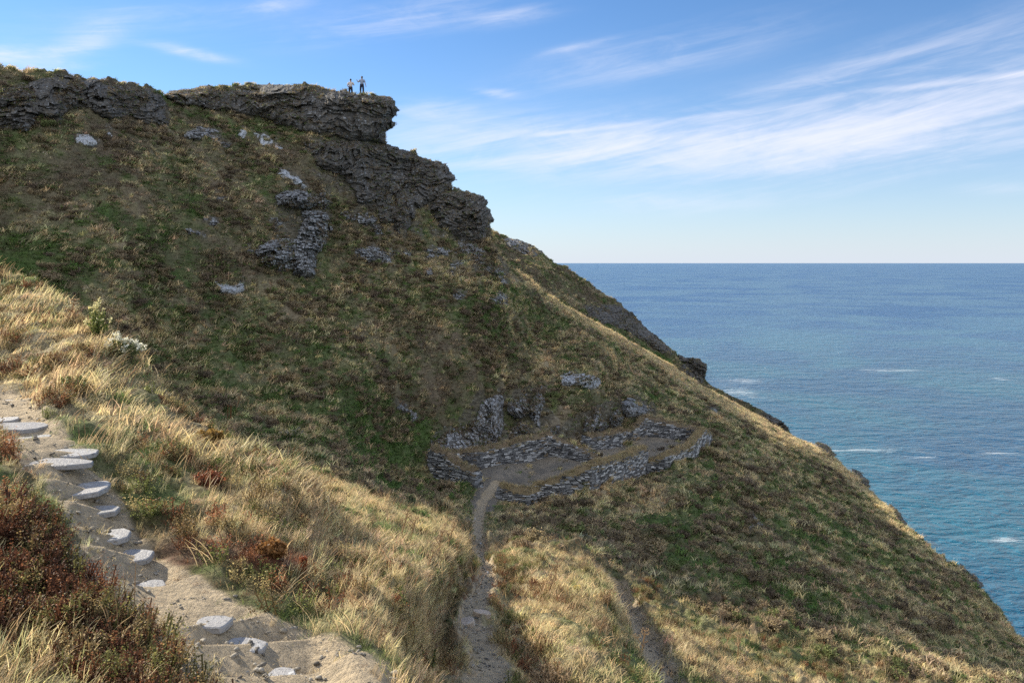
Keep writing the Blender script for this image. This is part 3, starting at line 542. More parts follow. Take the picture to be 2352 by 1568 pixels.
    fr_q = q; bk_q = q[:, ::-1] + n
    e = np.concatenate([q[:, [i, (i + 1) % 4]] for i in range(4)]); key = np.sort(e, 1); _, inv, cnt = np.unique(key[:, 0].astype(np.int64) * n + key[:, 1], return_inverse=True, return_counts=True)
    be = e[cnt[inv] == 1]; rim = np.stack([be[:, 1], be[:, 0], be[:, 0] + n, be[:, 1] + n], -1)
    QQ = np.concatenate([fr_q, bk_q, rim]); used = np.unique(QQ); mp_ = np.zeros(2 * n, np.int64); mp_[used] = np.arange(len(used))
    VV = VV[used]; base = VV[VV[:, 2].argmin()].copy(); c = np.array([VV[:, 0].mean(), VV[:, 1].mean(), base[2]])
    o = mesh_np(name, VV - c, mp_[QQ], [M_rock[0 if pale < .25 else 1 if pale < .75 else 2]], False)
    o.location = c; tag(o, label, 'rock'); return o
for i, r_ in enumerate(ROCKS): build_rock(*r_, seed=11 + i)

# ------------------------------------------------------------------ scattered vegetation
def blades(n, foot, lmin, lmax, wid, lean, droop, seg=3, seed=0, head=0.0, wind=(.8, .25), splay=.5):
    """a tuft of grass as one mesh; vertex attribute bv varies blade by blade, tp runs root to tip"""
    r = np.random.default_rng(seed); V_, Q_, bv, tp = [], [], [], []
    for i in range(n):
        a = r.uniform(0, 2 * math.pi); rad = foot * math.sqrt(r.uniform()); bx, by = rad * math.cos(a), rad * math.sin(a)
        L = r.uniform(lmin, lmax); out = r.normal(0, splay); dirx = math.cos(a) * out + wind[0] * lean + r.normal(0, .15); diry = math.sin(a) * out + wind[1] * lean + r.normal(0, .15)
        fa = r.uniform(0, math.pi); wx, wy = math.cos(fa), math.sin(fa); b = r.uniform(); b0 = len(V_)
        p = np.array([bx, by, -.04]); d = np.array([dirx * .35, diry * .35, 1.0]); d /= np.linalg.norm(d)
        for k in range(seg + 1):
            t = k / seg; ww = wid * (1 - t * .85) * (1 if not head or t < .7 else 1.0 + head * 3 * (1 - abs(t - .85) / .15 * .8)) * .5
            V_.append((p[0] - wx * ww, p[1] - wy * ww, p[2])); V_.append((p[0] + wx * ww, p[1] + wy * ww, p[2])); bv += [b, b]; tp += [t, t]
            d = d + np.array([dirx, diry, -droop * (1 + t)]) * (1.0 / seg) * .9; d /= np.linalg.norm(d); p = p + d * L / seg
        for k in range(seg): Q_.append((b0 + 2 * k, b0 + 2 * k + 1, b0 + 2 * k + 3, b0 + 2 * k + 2))
    return np.array(V_), np.array(Q_), np.array(bv), np.array(tp)
def mk_leaf(name, src='INSTANCER', trans=.45, spec=.25):
    m, t = mat_new(name)
    col = t.new('ShaderNodeAttribute', attribute_name='col', attribute_type=src).outputs['Color']
    bv = t.new('ShaderNodeAttribute', attribute_name='bv').outputs['Fac']; tp = t.new('ShaderNodeAttribute', attribute_name='tp').outputs['Fac']
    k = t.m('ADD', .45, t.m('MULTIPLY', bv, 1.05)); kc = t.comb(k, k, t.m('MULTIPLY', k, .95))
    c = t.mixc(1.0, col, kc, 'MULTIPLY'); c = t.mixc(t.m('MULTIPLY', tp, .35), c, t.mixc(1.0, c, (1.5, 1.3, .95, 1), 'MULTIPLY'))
    d = pbsdf(t, c, .6, spec); tr = t.new('ShaderNodeBsdfTranslucent'); t.l.new(c, tr.inputs[0])
    mx = t.new('ShaderNodeMixShader'); mx.inputs[0].default_value = trans; t.l.new(d, mx.inputs[1]); t.l.new(tr.outputs[0], mx.inputs[2])
    return finish(m, t, mx.outputs[0])
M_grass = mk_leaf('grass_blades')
def proto(coll, name, parts):
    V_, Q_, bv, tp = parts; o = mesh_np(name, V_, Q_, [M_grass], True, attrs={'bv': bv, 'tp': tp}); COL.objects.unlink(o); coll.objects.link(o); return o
def leafy(n, foot, h, leaf, seed, stems=6):
    """twiggy low plant: short stems carrying many little leaves"""
    r = np.random.default_rng(seed); V_, Q_, bv, tp = [], [], [], []
    for s in range(stems):
        a = r.uniform(0, 6.28); rad = foot * math.sqrt(r.uniform()) * .6; base = np.array([math.cos(a) * rad, math.sin(a) * rad, -.03]); d = np.array([math.cos(a) * .35 + r.normal(0, .2) + .15, math.sin(a) * .35 + r.normal(0, .2), 1.0]); d /= np.linalg.norm(d); H = h * r.uniform(.6, 1)
        b0 = len(V_); wx, wy = math.cos(a + 1.5) * .006, math.sin(a + 1.5) * .006
        for q in (base, base + d * H): V_ += [(q[0] - wx, q[1] - wy, q[2]), (q[0] + wx, q[1] + wy, q[2])]; bv += [.0, .0]; tp += [0, 0]
        Q_.append((b0, b0 + 1, b0 + 3, b0 + 2))
        for k in range(n):
            t = (k + r.uniform()) / n; c = base + d * H * (.2 + .8 * t) + r.normal(0, .02, 3); a2 = r.uniform(0, 6.28); el = r.uniform(-.2, .9)
            ax = np.array([math.cos(a2) * math.cos(el), math.sin(a2) * math.cos(el), math.sin(el)]) * leaf * r.uniform(.6, 1.2); sd_ = np.cross(ax, r.normal(0, 1, 3)); sd_ = sd_ / np.linalg.norm(sd_) * leaf * .3
            b0 = len(V_); b = r.uniform(); V_ += [tuple(c), tuple(c + ax * .5 + sd_), tuple(c + ax), tuple(c + ax * .5 - sd_)]; bv += [b] * 4; tp += [.2, .5, 1, .5]; Q_.append((b0, b0 + 1, b0 + 2, b0 + 3))
    return np.array(V_), np.array(Q_), np.array(bv), np.array(tp)
def gn_scatter(name, pts, rot, scl, ids, col, coll, label, cat='grass'):
    o = mesh_np(name, pts, np.zeros((0, 3), np.int32), [], attrs={'scl': scl, 'col': col})
    me = o.data; a = me.attributes.new('rot', 'FLOAT_VECTOR', 'POINT'); a.data.foreach_set('vector', np.asarray(rot, np.float32).ravel()); a = me.attributes.new('idx', 'INT', 'POINT'); a.data.foreach_set('value', np.asarray(ids, np.int32))
    ng = bpy.data.node_groups.new(name, 'GeometryNodeTree'); ng.interface.new_socket('Geometry', in_out='INPUT', socket_type='NodeSocketGeometry'); ng.interface.new_socket('Geometry', in_out='OUTPUT', socket_type='NodeSocketGeometry')
    N_ = ng.nodes; L_ = ng.links; gi = N_.new('NodeGroupInput'); go = N_.new('NodeGroupOutput'); ip = N_.new('GeometryNodeInstanceOnPoints'); ci = N_.new('GeometryNodeCollectionInfo')
    ci.inputs['Collection'].default_value = coll; ci.inputs['Separate Children'].default_value = True; ci.inputs['Reset Children'].default_value = True
    def na(nm, typ):
        n = N_.new('GeometryNodeInputNamedAttribute'); n.data_type = typ; n.inputs[0].default_value = nm; return n.outputs[0]
    L_.new(gi.outputs[0], ip.inputs['Points']); L_.new(ci.outputs[0], ip.inputs['Instance']); ip.inputs['Pick Instance'].default_value = True
    L_.new(na('idx', 'INT'), ip.inputs['Instance Index']); L_.new(na('rot', 'FLOAT_VECTOR'), ip.inputs['Rotation']); L_.new(na('scl', 'FLOAT'), ip.inputs['Scale']); L_.new(ip.outputs[0], go.inputs[0])
    md = o.modifiers.new('scatter', 'NODES'); md.node_group = ng
    return tag(o, label, cat, None, 'stuff')

def scatter_points(dens_fn, seed):
    """random points over the terrain cells with a density per square metre"""
    r = np.random.default_rng(seed)
    c = slice(np.searchsorted(U[0], -60), np.searchsorted(U[0], 2410))
    Xc, Yc, Zc, Uc, Vc, Sc = [a[:, c] for a in (X, Y, Z, U, V, S)]
    P = np.stack([Xc, Yc, Zc], -1); e1 = P[1:, :-1] - P[:-1, :-1]; e2 = P[:-1, 1:] - P[:-1, :-1]; area = np.linalg.norm(np.cross(e1, e2), axis=-1)
    ok = (Sc[:-1, :-1] <= 4) & (Yc[:-1, :-1] > 1.2)
    # leave out what lies deep in hidden dips
    mx = np.maximum.accumulate(Zc / Yc, axis=0)[:-1, :-1]; ok &= (mx - (Zc / Yc)[:-1, :-1]) * Yc[:-1, :-1] < .7
    d = dens_fn(Uc[:-1, :-1], Vc[:-1, :-1], Xc[:-1, :-1], Yc[:-1, :-1], Zc[:-1, :-1], pm[:-1, c][:, :-1], tm[:-1, c][:, :-1], rm[:-1, c][:, :-1]) * ok * np.minimum(area, 4)
    n = r.poisson(d); ci, cj = np.nonzero(n); k = n[ci, cj]; ci, cj = np.repeat(ci, k), np.repeat(cj, k); s, t = r.uniform(size=len(ci))[:, None], r.uniform(size=len(ci))[:, None]
    p = P[ci, cj] * (1 - s) * (1 - t) + P[ci + 1, cj] * s * (1 - t) + P[ci, cj + 1] * (1 - s) * t + P[ci + 1, cj + 1] * s * t
    return p, Uc[ci, cj], Vc[ci, cj], r
bank = lambda u, v: inpoly(u, v, [(-80, 1020), (60, 1040), (150, 1130), (260, 1280), (430, 1400), (520, 1500), (640, 1620), (640, 1900), (-80, 1900)])

BR = [(-80, 1080), (60, 1110), (140, 1180), (210, 1290), (300, 1350), (400, 1430), (450, 1510), (560, 1600), (640, 1700), (300, 1750), (200, 1560), (90, 1450), (-80, 1390)]
def grass_layer(name, ylo, yhi, dens, protos, label, seed, scl=(.75, 1.3), tall=None):
    coll = bpy.data.collections.new(name + '_tufts')
    for i, a in enumerate(protos): proto(coll, f'{name}_tuft_{i}', a)
    def df(u, v, x, y, z, p, t, rk_):
        d = dens * ((y >= ylo) & (y < yhi)) * np.clip(1.03 - p, .03, 1) * np.where(inpoly(u, v, BR), .5, 1) * np.where(t, .05, 1) * np.where(rk_, np.where(v > 870, .25, .55), 1)
        return d * np.clip(1 + .9 * fbm(x * .8, y * .8, z * .8, 3, 70), .7, 1.6)
    p, u, v, r = scatter_points(df, seed); n = len(p); print(name, n)
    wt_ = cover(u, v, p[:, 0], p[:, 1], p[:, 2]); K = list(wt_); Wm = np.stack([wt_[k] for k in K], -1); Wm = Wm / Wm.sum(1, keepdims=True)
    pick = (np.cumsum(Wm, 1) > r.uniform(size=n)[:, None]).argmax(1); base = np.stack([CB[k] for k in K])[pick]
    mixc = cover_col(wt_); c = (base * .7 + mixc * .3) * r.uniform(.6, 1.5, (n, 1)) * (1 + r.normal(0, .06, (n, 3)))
    fa = sst(p[:, 1], 30, 45)[:, None] * (1 - 0 * p[:, :1]) * np.where((v < TL(u) + 24) & (u > 1140), 0, 1)[:, None]; c = c * (1 - fa * (1 - np.array([.98, .98, .96])))
    # thin the cover of each point: straw grows tall, the rest stays short
    s = r.uniform(*scl, n) * np.where(pick == 0, 1.1, np.where(pick == 1, .85, .8))
    s = s * np.clip(.78 + .75 * fbm(p[:, 0] * .7, p[:, 1] * .7, p[:, 2] * .7, 3, 90), .5, 1.5)
    d4, _ = dist_poly(p[:, 0], p[:, 1], PATHS[0][0]); s = s * (.6 + .4 * sst(d4, .5, 1.2))
    d4, _ = dist_poly(p[:, 0], p[:, 1], PATHS[1][0]); s = s * (.4 + .6 * sst(d4, .3, 1.0))
    rot = np.stack([r.normal(0, .12, n), r.normal(0, .12, n), r.normal(0, .55, n)], -1)
    ids = np.where(pick == 0, r.integers(0, 2, n), r.integers(2, len(protos), n))
    return gn_scatter(name, p, rot, s, ids, np.clip(c, .01, .8), coll, label)

grass_layer('near_grass', 1.2, 12.5, 125, [blades(20, .10, .10, .30, .0085, .6, .6, 4, 1, .5), blades(24, .10, .08, .22, .008, .7, .9, 4, 2), blades(38, .12, .06, .20, .006, .3, 1.2, 4, 3, splay=.9), blades(34, .12, .06, .18, .007, .3, 1.2, 3, 4, splay=1.1), blades(44, .13, .05, .14, .007, .3, 1.3, 3, 41, splay=1.3)], 'long dry grass on the bank beside the stepped path', 21)
grass_layer('middle_grass', 12.5, 32, 34, [blades(20, .16, .12, .36, .018, .6, .5, 3, 5, .4), blades(24, .17, .10, .28, .018, .7, .9, 3, 6), blades(36, .2, .08, .25, .015, .3, 1.1, 3, 7, splay=.9), blades(36, .2, .06, .18, .015, .3, 1.4, 3, 8, splay=1.1)], 'sunlit straw coloured grass around the lower path', 22)
grass_layer('hillside_grass', 32, 135, 20, [blades(20, .22, .2, .5, .05, .5, .8, 3, 9), blades(22, .24, .2, .42, .055, .5, 1.0, 3, 10), blades(26, .28, .12, .32, .06, .2, 1.2, 3, 11, splay=.9), blades(26, .3, .1, .26, .06, .2, 1.4, 3, 12, splay=1.1)], 'shaded green and brown tussock grass covering the hillside', 23)

def ledge_layer():
    coll = bpy.data.collections.new('ledge_grass_tufts')
    for i, a in enumerate([blades(22, .16, .1, .26, .03, .3, 1.3, 3, 61, splay=.9), blades(22, .18, .08, .22, .032, .3, 1.4, 3, 62, splay=1.0)]): proto(coll, f'ledge_grass_tuft_{i}', a)
    p = np.concatenate(LEDGE); r = np.random.default_rng(77); n = len(p); print('ledge', n); c = np.array([(.2, .15, .1), (.28, .22, .13), (.13, .16, .06), (.16, .12, .09)])[r.integers(0, 4, n)] * r.uniform(.7, 1.3, (n, 1))
    gn_scatter('ledge_grass', p, np.stack([r.normal(.2, .2, n), r.normal(0, .2, n), r.uniform(0, 6.28, n)], -1), r.uniform(.5, 1.1, n), r.integers(0, 2, n), c, coll, 'small dry grass tufts growing from ledges of the rocks')
ledge_layer()
def pebbles(n, foot, size, seed):
    r = np.random.default_rng(seed); V_, Q_ = [], []
    for k in range(n):
        c = np.array([r.uniform(-foot, foot), r.uniform(-foot, foot), size * .2]); b0 = len(V_); h = np.array([(-1, -1, -1), (1, -1, -1), (1, 1, -1), (-1, 1, -1), (-.7, -.7, .8), (.7, -.7, .8), (.7, .7, .8), (-.7, .7, .8)]) * size * r.uniform(.5, 1.2, (8, 3)) * np.array([1.3, 1, .6]); V_ += list(c + h); Q_ += [tuple(q + b0) for q in np.array([(0, 3, 2, 1), (4, 5, 6, 7), (0, 1, 5, 4), (1, 2, 6, 5), (2, 3, 7, 6), (3, 0, 4, 7)])]
    return np.array(V_), np.array(Q_), np.full(len(V_), .5), np.zeros(len(V_))
def patch_layer(name, dens, where, protos, cols, label, cat, seed, scl=(.6, 1.3), clump=None, path=0, only_path=False):
    coll = bpy.data.collections.new(name + '_plants')
    for i, a in enumerate(protos): proto(coll, f'{name}_plant_{i}', a)
    def df(u, v, x, y, z, p, t, rk_):
        d = dens * where(u, v, x, y, z) * ((1 - np.clip(p * 1.3, 0, 1)) if not path else (p if only_path else np.clip(p * path + .12, 0, 1))) * (1 - t * .9) * np.where(rk_, .3, 1)
        if clump: d = d * sst(fbm(x * clump, y * clump, z * clump, 3, seed + 5), -.02, .3) * 2
        return d
    p, u, v, r = scatter_points(df, seed); n = len(p); print(name, n)
    ck = np.array(cols)[r.integers(0, len(cols), n)] * r.uniform(.65, 1.35, (n, 1))
    rot = np.stack([r.normal(0, .15, n), r.normal(0, .15, n), r.uniform(0, 6.28, n)], -1)
    return gn_scatter(name, p, rot, r.uniform(*scl, n), r.integers(0, len(protos), n), ck, coll, label, cat)
patch_layer('bracken', 85, lambda u, v, x, y, z: inpoly(u + 40 * fbm(x, y, z, 2, 3), v - 45, BR) & (y < 12), [leafy(34, .13, .28, .019, 31, 9), leafy(34, .12, .22, .018, 32, 9), leafy(30, .14, .32, .021, 33, 8)],
            [(.17, .07, .04), (.21, .10, .055), (.12, .06, .04), (.27, .20, .10), (.17, .17, .065), (.16, .15, .06), (.14, .065, .04)], 'rust red low bracken and heather filling the bottom left bank', 'bracken', 51)
patch_layer('path_litter', 170, lambda u, v, x, y, z: (y < 14) * 1.0, [blades(12, .10, .03, .09, .006, .4, 3.0, 2, 71, splay=1.6), blades(14, .12, .02, .07, .006, .3, 3.5, 2, 72, splay=1.8)],
            [(.5, .4, .25), (.42, .33, .2), (.34, .27, .17), (.26, .25, .12), (.55, .46, .32)], 'flattened dry grass and straw litter on the trodden path', 'grass', 54, path=.75)
patch_layer('path_grit', 28, lambda u, v, x, y, z: (y < 32) * 1.0, [pebbles(5, .07, .009, 73), pebbles(4, .07, .014, 74), pebbles(3, .05, .02, 75)],
            [(.36, .33, .29), (.26, .24, .22), (.45, .42, .38)], 'grit and small stones scattered on the trodden paths', 'gravel', 55, path=1.0, only_path=True)
patch_layer('seed_stalks', 5, lambda u, v, x, y, z: ((y > 5) & (y < 32)) * 1.0, [blades(5, .14, .3, .55, .010, .8, .25, 4, 81, .9, splay=.3), blades(4, .16, .25, .5, .010, .9, .3, 4, 82, .9, splay=.3), blades(6, .16, .2, .42, .012, .7, .2, 4, 83, 1.2, splay=.35)],
            [(.28, .19, .12), (.36, .26, .16), (.22, .13, .08), (.45, .35, .22)], 'thin brown seeding stalks rising above the dry grass', 'plants', 56, scl=(.7, 1.3), clump=.6)
patch_layer('low_scrub', 13, lambda u, v, x, y, z: (y > 8) & (y < 34) & (v > FL(u) - 20), [leafy(26, .14, .24, .024, 34, 9), leafy(26, .12, .18, .022, 35, 9)],
            [(.15, .17, .06), (.22, .16, .08), (.24, .11, .06), (.34, .28, .14)], 'small leafy plants dotted through the sunlit dry grass', 'plants', 52, clump=.9)
patch_layer('heather', 2.4, lambda u, v, x, y, z: (y > 30) & (y < 90) & (v > TL(u) + 25) & (dist_poly(x, y, PATHS[1][0])[0] > 1.3) & (np.abs(z + 13.8) + np.abs(y - 53) * .02 > .25), [leafy(34, .34, .26, .055, 36, 16), leafy(34, .3, .2, .05, 37, 16)],
            [(.25, .20, .14), (.30, .24, .16), (.21, .165, .125), (.18, .21, .09), (.36, .30, .19)], 'brown heather clumps spread over the shaded hillside', 'heather', 53, scl=(.7, 1.7), clump=.5)

# ------------------------------------------------------------------ dry-stone walls of the ruins
def mk_stone(name, rough=.85):
    m, t = mat_new(name); geo = t.new('ShaderNodeNewGeometry'); P = geo.outputs['Position']; sc = t.new('ShaderNodeAttribute', attribute_name='sc').outputs['Color']
    n = t.noise(P, 9, 5, .7); n2 = t.noise(P, 30, 4, .6)
    c = t.mixc(t.sstep(n, .56, .7), sc, (.46, .47, .47, 1)); c = t.mixc(t.m('MULTIPLY', t.sstep(n2, .52, .7), .6), c, (.06, .058, .055, 1))
    return finish(m, t, pbsdf(t, c, rough, .3, bump(t, n2, .5, .03)))
M_stone = mk_stone('wall_slate')
M_leaf = mk_leaf('plant_leaves', 'GEOMETRY', .4)
M_leaf.node_tree.nodes  # same recipe as the grass, coloured by the mesh
HEX = np.array([(0, 3, 2, 1), (4, 5, 6, 7), (0, 1, 5, 4), (1, 2, 6, 5), (2, 3, 7, 6), (3, 0, 4, 7)])
def tuft_mesh(spots, seed, col, hs=(.12, .3), n=16, foot=.12, wid=.014, **kw):
    """several tufts in one mesh, with colours"""
    r = np.random.default_rng(seed); VV, QQ, BV, TP, CC = [], [], [], [], []; base = [blades(n, foot, hs[0], hs[1], wid, .5, .8, 3, seed + i, splay=.6) for i in range(4)]; o = 0
    for s in spots:
        v, q, b, t = base[r.integers(4)]; k = r.uniform(.6, 1.3); a = r.normal(0, .5); c, s_ = math.cos(a), math.sin(a); w_ = np.stack([v[:, 0] * c - v[:, 1] * s_, v[:, 0] * s_ + v[:, 1] * c, v[:, 2]], -1) * k + np.array(s)
        VV.append(w_); QQ.append(q + o); BV.append(b); TP.append(t); o += len(v); CC.append(np.tile(np.array(col[r.integers(len(col))]) * r.uniform(.7, 1.3), (len(v), 1)))
    return np.concatenate(VV), np.concatenate(QQ), np.concatenate(BV), np.concatenate(TP), np.concatenate(CC)
def wall(label, pts, hts, thick, seed, capcol, grass=20, cap=.22, lift=0.0):
    r = np.random.default_rng(seed)
    hts = [h * 1.5 for h in hts]; W_ = [np.array(on(u, v)) for u, v in pts]; base = W_[0].copy(); root = empty('stone_wall', tuple(base), label, 'stone wall', 'ruined dry stone walls')
    W_ = [p - base for p in W_]
    VV, QQ, CC = [], [], []
    def hexa(c, ax, ay, az, col):
        k = np.array([(-1, -1, -1), (1, -1, -1), (1, 1, -1), (-1, 1, -1), (-1, -1, 1), (1, -1, 1), (1, 1, 1), (-1, 1, 1)], float) * .5
        k = k * (1 + r.normal(0, .07, (8, 3))); v = c + k[:, :1] * ax + k[:, 1:2] * ay + k[:, 2:] * az
        QQ.append(HEX + 8 * len(VV)); VV.append(v); CC.append(np.tile(col, (8, 1)))
    segs = []
    for i, (a, b) in enumerate(zip(W_[:-1], W_[1:])):
        L = np.hypot(*(b - a)[:2]); d = np.array([*(b - a)[:2], 0]) / L; nrm = np.array([-d[1], d[0], 0]); segs.append((a, b, L, d, nrm))
        h0, h1 = hts[i], hts[i + 1]
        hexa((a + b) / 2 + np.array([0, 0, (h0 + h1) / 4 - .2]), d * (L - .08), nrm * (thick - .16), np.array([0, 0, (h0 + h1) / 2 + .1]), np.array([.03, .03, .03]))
        for side in (-1, 1):
            z = -.25
            while z < max(h0, h1):
                ch = r.uniform(.05, .12); x = -r.uniform(0, .2) - .05
                while x < L:
                    sl = r.uniform(.14, .5); xm = x + sl / 2; t = np.clip(xm / L, 0, 1); top = h0 + (h1 - h0) * t + .05 * math.sin(xm * 3 + seed)
                    if z + ch * .6 < top and xm < L + .1:
                        dp = r.uniform(.2, .3); g = a + (b - a) * t; tilt = r.normal(0, .03)
                        k = r.uniform(); colr = np.array([.13, .13, .13]) * r.uniform(.4, 1.7) if k < .62 else np.array([.5, .5, .49]) * r.uniform(.7, 1.2)
                        if k > .95: colr = np.array([.26, .2, .13])
                        c = np.array([a[0], a[1], g[2]]) + d * xm + nrm * side * (thick / 2 - dp / 2 + r.normal(0, .018)) + np.array([0, 0, z + ch / 2])
                        hexa(c, (d + np.array([0, 0, tilt])) * (sl - .012), nrm * dp, np.array([0, 0, ch - .022]), colr)
                    x += sl
                z += ch
        # closing stones at the free ends
        for e, g, hh, sg in ((0, a, h0, -1), (1, b, h1, 1)):
            z = -.25
            while z < hh - .05:
                ch = r.uniform(.06, .13); y = -thick / 2
                while y < thick / 2 - .08:
                    sl = min(r.uniform(.18, .4), thick / 2 - y); hexa(g + nrm * (y + sl / 2) + d * sg * r.uniform(-.02, .03) + np.array([0, 0, z + ch / 2]), d * .22, nrm * (sl - .012), np.array([0, 0, ch - .01]), np.array([.15, .155, .16]) * r.uniform(.5, 1.9)); y += sl
                z += ch
    V_ = np.concatenate(VV); mesh_np('stonework', V_, np.concatenate(QQ), [M_stone], False, root, {'sc': np.concatenate(CC)})
    # turf growing along the top
    prof = []; cs = 9
    nn = []; sp = []
    for i, (a, b, L, d, nrm) in enumerate(segs):
        for k in range(max(2, int(L / .12)) + 1):
            t = k / max(2, int(L / .12)); g = a + (b - a) * t; h = hts[i] + (hts[i + 1] - hts[i]) * t; row = []
            for j in range(cs):
                q = (j / (cs - 1) * 2 - 1); w_ = q * (thick / 2 - .01); wp = g + nrm * w_ + base
                hh = cap * (1 - abs(q) ** 2.5) + .15 * float(fbm(np.array([wp[0] * 2.2]), np.array([wp[1] * 2.2]), np.array([0.0]), 3, seed)[0]) - (.09 if j in (0, cs - 1) else 0)
                row.append(g + nrm * w_ + np.array([0, 0, h + hh]))
            nn.append(row)
            for _ in range(r.poisson(grass * .12 * 3)):
                q = r.uniform(-1, 1); j = int((q + 1) / 2 * (cs - 1) + .5); sp.append(row[j] - np.array([0, 0, .02]))
    nn = np.array(nn); nr = len(nn); ii = np.arange(nr * cs).reshape(nr, cs); q = np.stack([ii[:-1, :-1], ii[1:, :-1], ii[1:, 1:], ii[:-1, 1:]], -1).reshape(-1, 4)
    tv, tq, tb, tt_, tc_ = tuft_mesh(sp, seed, capcol)
    v0 = nn.reshape(-1, 3); gc = np.tile(np.array(capcol[0]) * .7, (len(v0), 1)); gc = gc * (1 + .4 * fbm(v0[:, 0] * 5, v0[:, 1] * 5, v0[:, 2] * 5, 3, seed))[:, None]
    o = mesh_np('turf_cap', np.concatenate([v0, tv]), np.concatenate([q, tq + len(v0)]), [M_leaf], True, root, {'bv': np.r_[np.full(len(v0), .5), tb], 'tp': np.r_[np.zeros(len(v0)), tt_], 'col': np.concatenate([gc, tc_])})
    return root
BRN = [(.40, .31, .21), (.50, .40, .25), (.26, .2, .15), (.26, .26, .13)]; STR = [(.44, .34, .2), (.58, .47, .29), (.33, .25, .16), (.4, .36, .19)]
wall('short curved end wall of the near ruin, left of the entrance', [(994, 1089), (1030, 1104), (1062, 1113), (1096, 1118)], [1.0, .95, .8, .62], .75, 61, BRN)
wall('long back wall of the near ruin with brown turf on top', [(1012, 1078), (1060, 1076), (1101, 1075), (1180, 1058), (1256, 1043)], [.72, .72, .75, .8, .85], .7, 62, BRN)
wall('straight dividing wall between the near and far ruins', [(1262, 1044), (1300, 1052), (1340, 1060), (1391, 1070)], [.85, .7, .5, .25], .6, 63, BRN, 8, .1)
wall('front wall of the near ruin right of the entrance with sunlit grass top', [(1150, 1143), (1218, 1162), (1236, 1154), (1290, 1140), (1358, 1126), (1428, 1107), (1476, 1090)], [.45, .6, .6, .75, .85, .95, 1.05], .75, 64, STR, 20)
wall('front wall of the far ruin with a bright grassy top', [(1490, 1088), (1530, 1074), (1582, 1052), (1612, 1032), (1626, 1016)], [.55, .6, .65, .6, .5], .7, 65, STR, 22)
wall('short low wall at the near left corner of the far ruin', [(1345, 1036), (1385, 1026), (1428, 1015)], [.5, .6, .65], .7, 66, BRN)
wall('back wall of the far ruin below the grey block', [(1432, 1012), (1456, 1004), (1480, 995), (1540, 1006), (1600, 1015)], [.5, .6, .85, .75, .65], .7, 67, BRN)

# ------------------------------------------------------------------ slab steps and loose stones
M_slab = mk_stone('step_slate', .5)
def slab(name, label, u, v, wpx, hpx, seed, th=.07, cat='stone step', group='slate steps of the upper path', lift=.0, col=(.29, .285, .28), tilt=(0, 0)):
    r = random.Random(seed); c = on(u, v); w_ = wpx / F * c.y; dp = max(.16, hpx * c.y ** 2 / (max(1.5, -c.z) * F)); bm = bmesh.new(); n = 11; ring = []; w_ *= (1.25 if wpx > 70 else 1.9) if cat == 'stone step' else 1; dp *= 1.9 if cat == 'stone step' and wpx < 100 else 1
    for i in range(n):
        a = 2 * math.pi * i / n + r.uniform(-.2, .2); k = r.uniform(.90, 1.06); ca, sa = math.cos(a), math.sin(a)
        e = (abs(ca) ** 3 + abs(sa) ** 3) ** (-1 / 3)
        ring.append(bm.verts.new((ca * e * k * w_ / 2, sa * e * k * dp / 2, r.uniform(-.006, .006))))
    f = bm.faces.new(ring); ex = bmesh.ops.extrude_face_region(bm, geom=[f]); bmesh.ops.translate(bm, vec=(0, 0, -th), verts=[q for q in ex['geom'] if isinstance(q, bmesh.types.BMVert)])
    bmesh.ops.recalc_face_normals(bm, faces=bm.faces); bmesh.ops.bevel(bm, geom=[e for e in bm.edges], offset=.012, segments=1, affect='EDGES')
    me = bpy.data.meshes.new(name); bm.to_mesh(me); bm.free(); me.materials.append(M_slab); a = me.attributes.new('sc', 'FLOAT_COLOR', 'POINT'); a.data.foreach_set('color', np.tile([*(np.array(col) * r.uniform(.85, 1.15)), 1], len(me.vertices)).astype(np.float32))
    o = bpy.data.objects.new(name, me); COL.objects.link(o); o.location = (c.x, c.y, c.z + .008 + lift); o.rotation_euler = (r.uniform(-.04, .04) + tilt[0], r.uniform(-.04, .04) + tilt[1], r.uniform(-.1, .1)); tag(o, label, cat, group, 'thing'); return o
for i, (u, v, a, b, l) in enumerate([(8, 904, 78, 24, 'highest slate step, cut by the left edge of the photo'), (2, 948, 40, 6, 'thin sliver of slate below the highest step'), (50, 971, 58, 10, 'small pale step slab just above the wide pair'), (36, 991, 66, 17, 'rounded pale step slab left above the largest slab'),
        (128, 1016, 155, 24, 'largest and brightest slate step slab with a dark riser'), (140, 1054, 125, 16, 'long slate step directly below the largest slab'), (193, 1109, 58, 17, 'bluish step slab at the bend in deep riser shade'), (223, 1154, 52, 11, 'small narrow step slab below the bluish one'),
        (246, 1208, 80, 17, 'bright step slab beside the top of the red bracken'), (300, 1258, 58, 15, 'step slab half in shade next to the red bracken'), (334, 1330, 40, 24, 'blue shaded step slab partly behind bracken'), (490, 1418, 42, 11, 'thin upturned slate in the bare dirt of the path'), (558, 1459, 84, 15, 'low pale step slab near the bottom of the upper path'), (642, 1528, 38, 13, 'lowest small pale step slab')]):
    slab('slate_step', l, u, v, a, b, 300 + i, lift=.03 if i in (4, 5) else .01)
slab('path_stone', 'pale tilted stone lying across the lower dirt path', 1066, 1482, 46, 14, 330, .12, 'stone', None, .04, (.38, .33, .28), (.15, -.2))
slab('path_stone', 'short pale stone beside the tilted one on the lower path', 1108, 1470, 42, 8, 331, .10, 'stone', None, .03, (.4, .33, .26), (.1, .15))
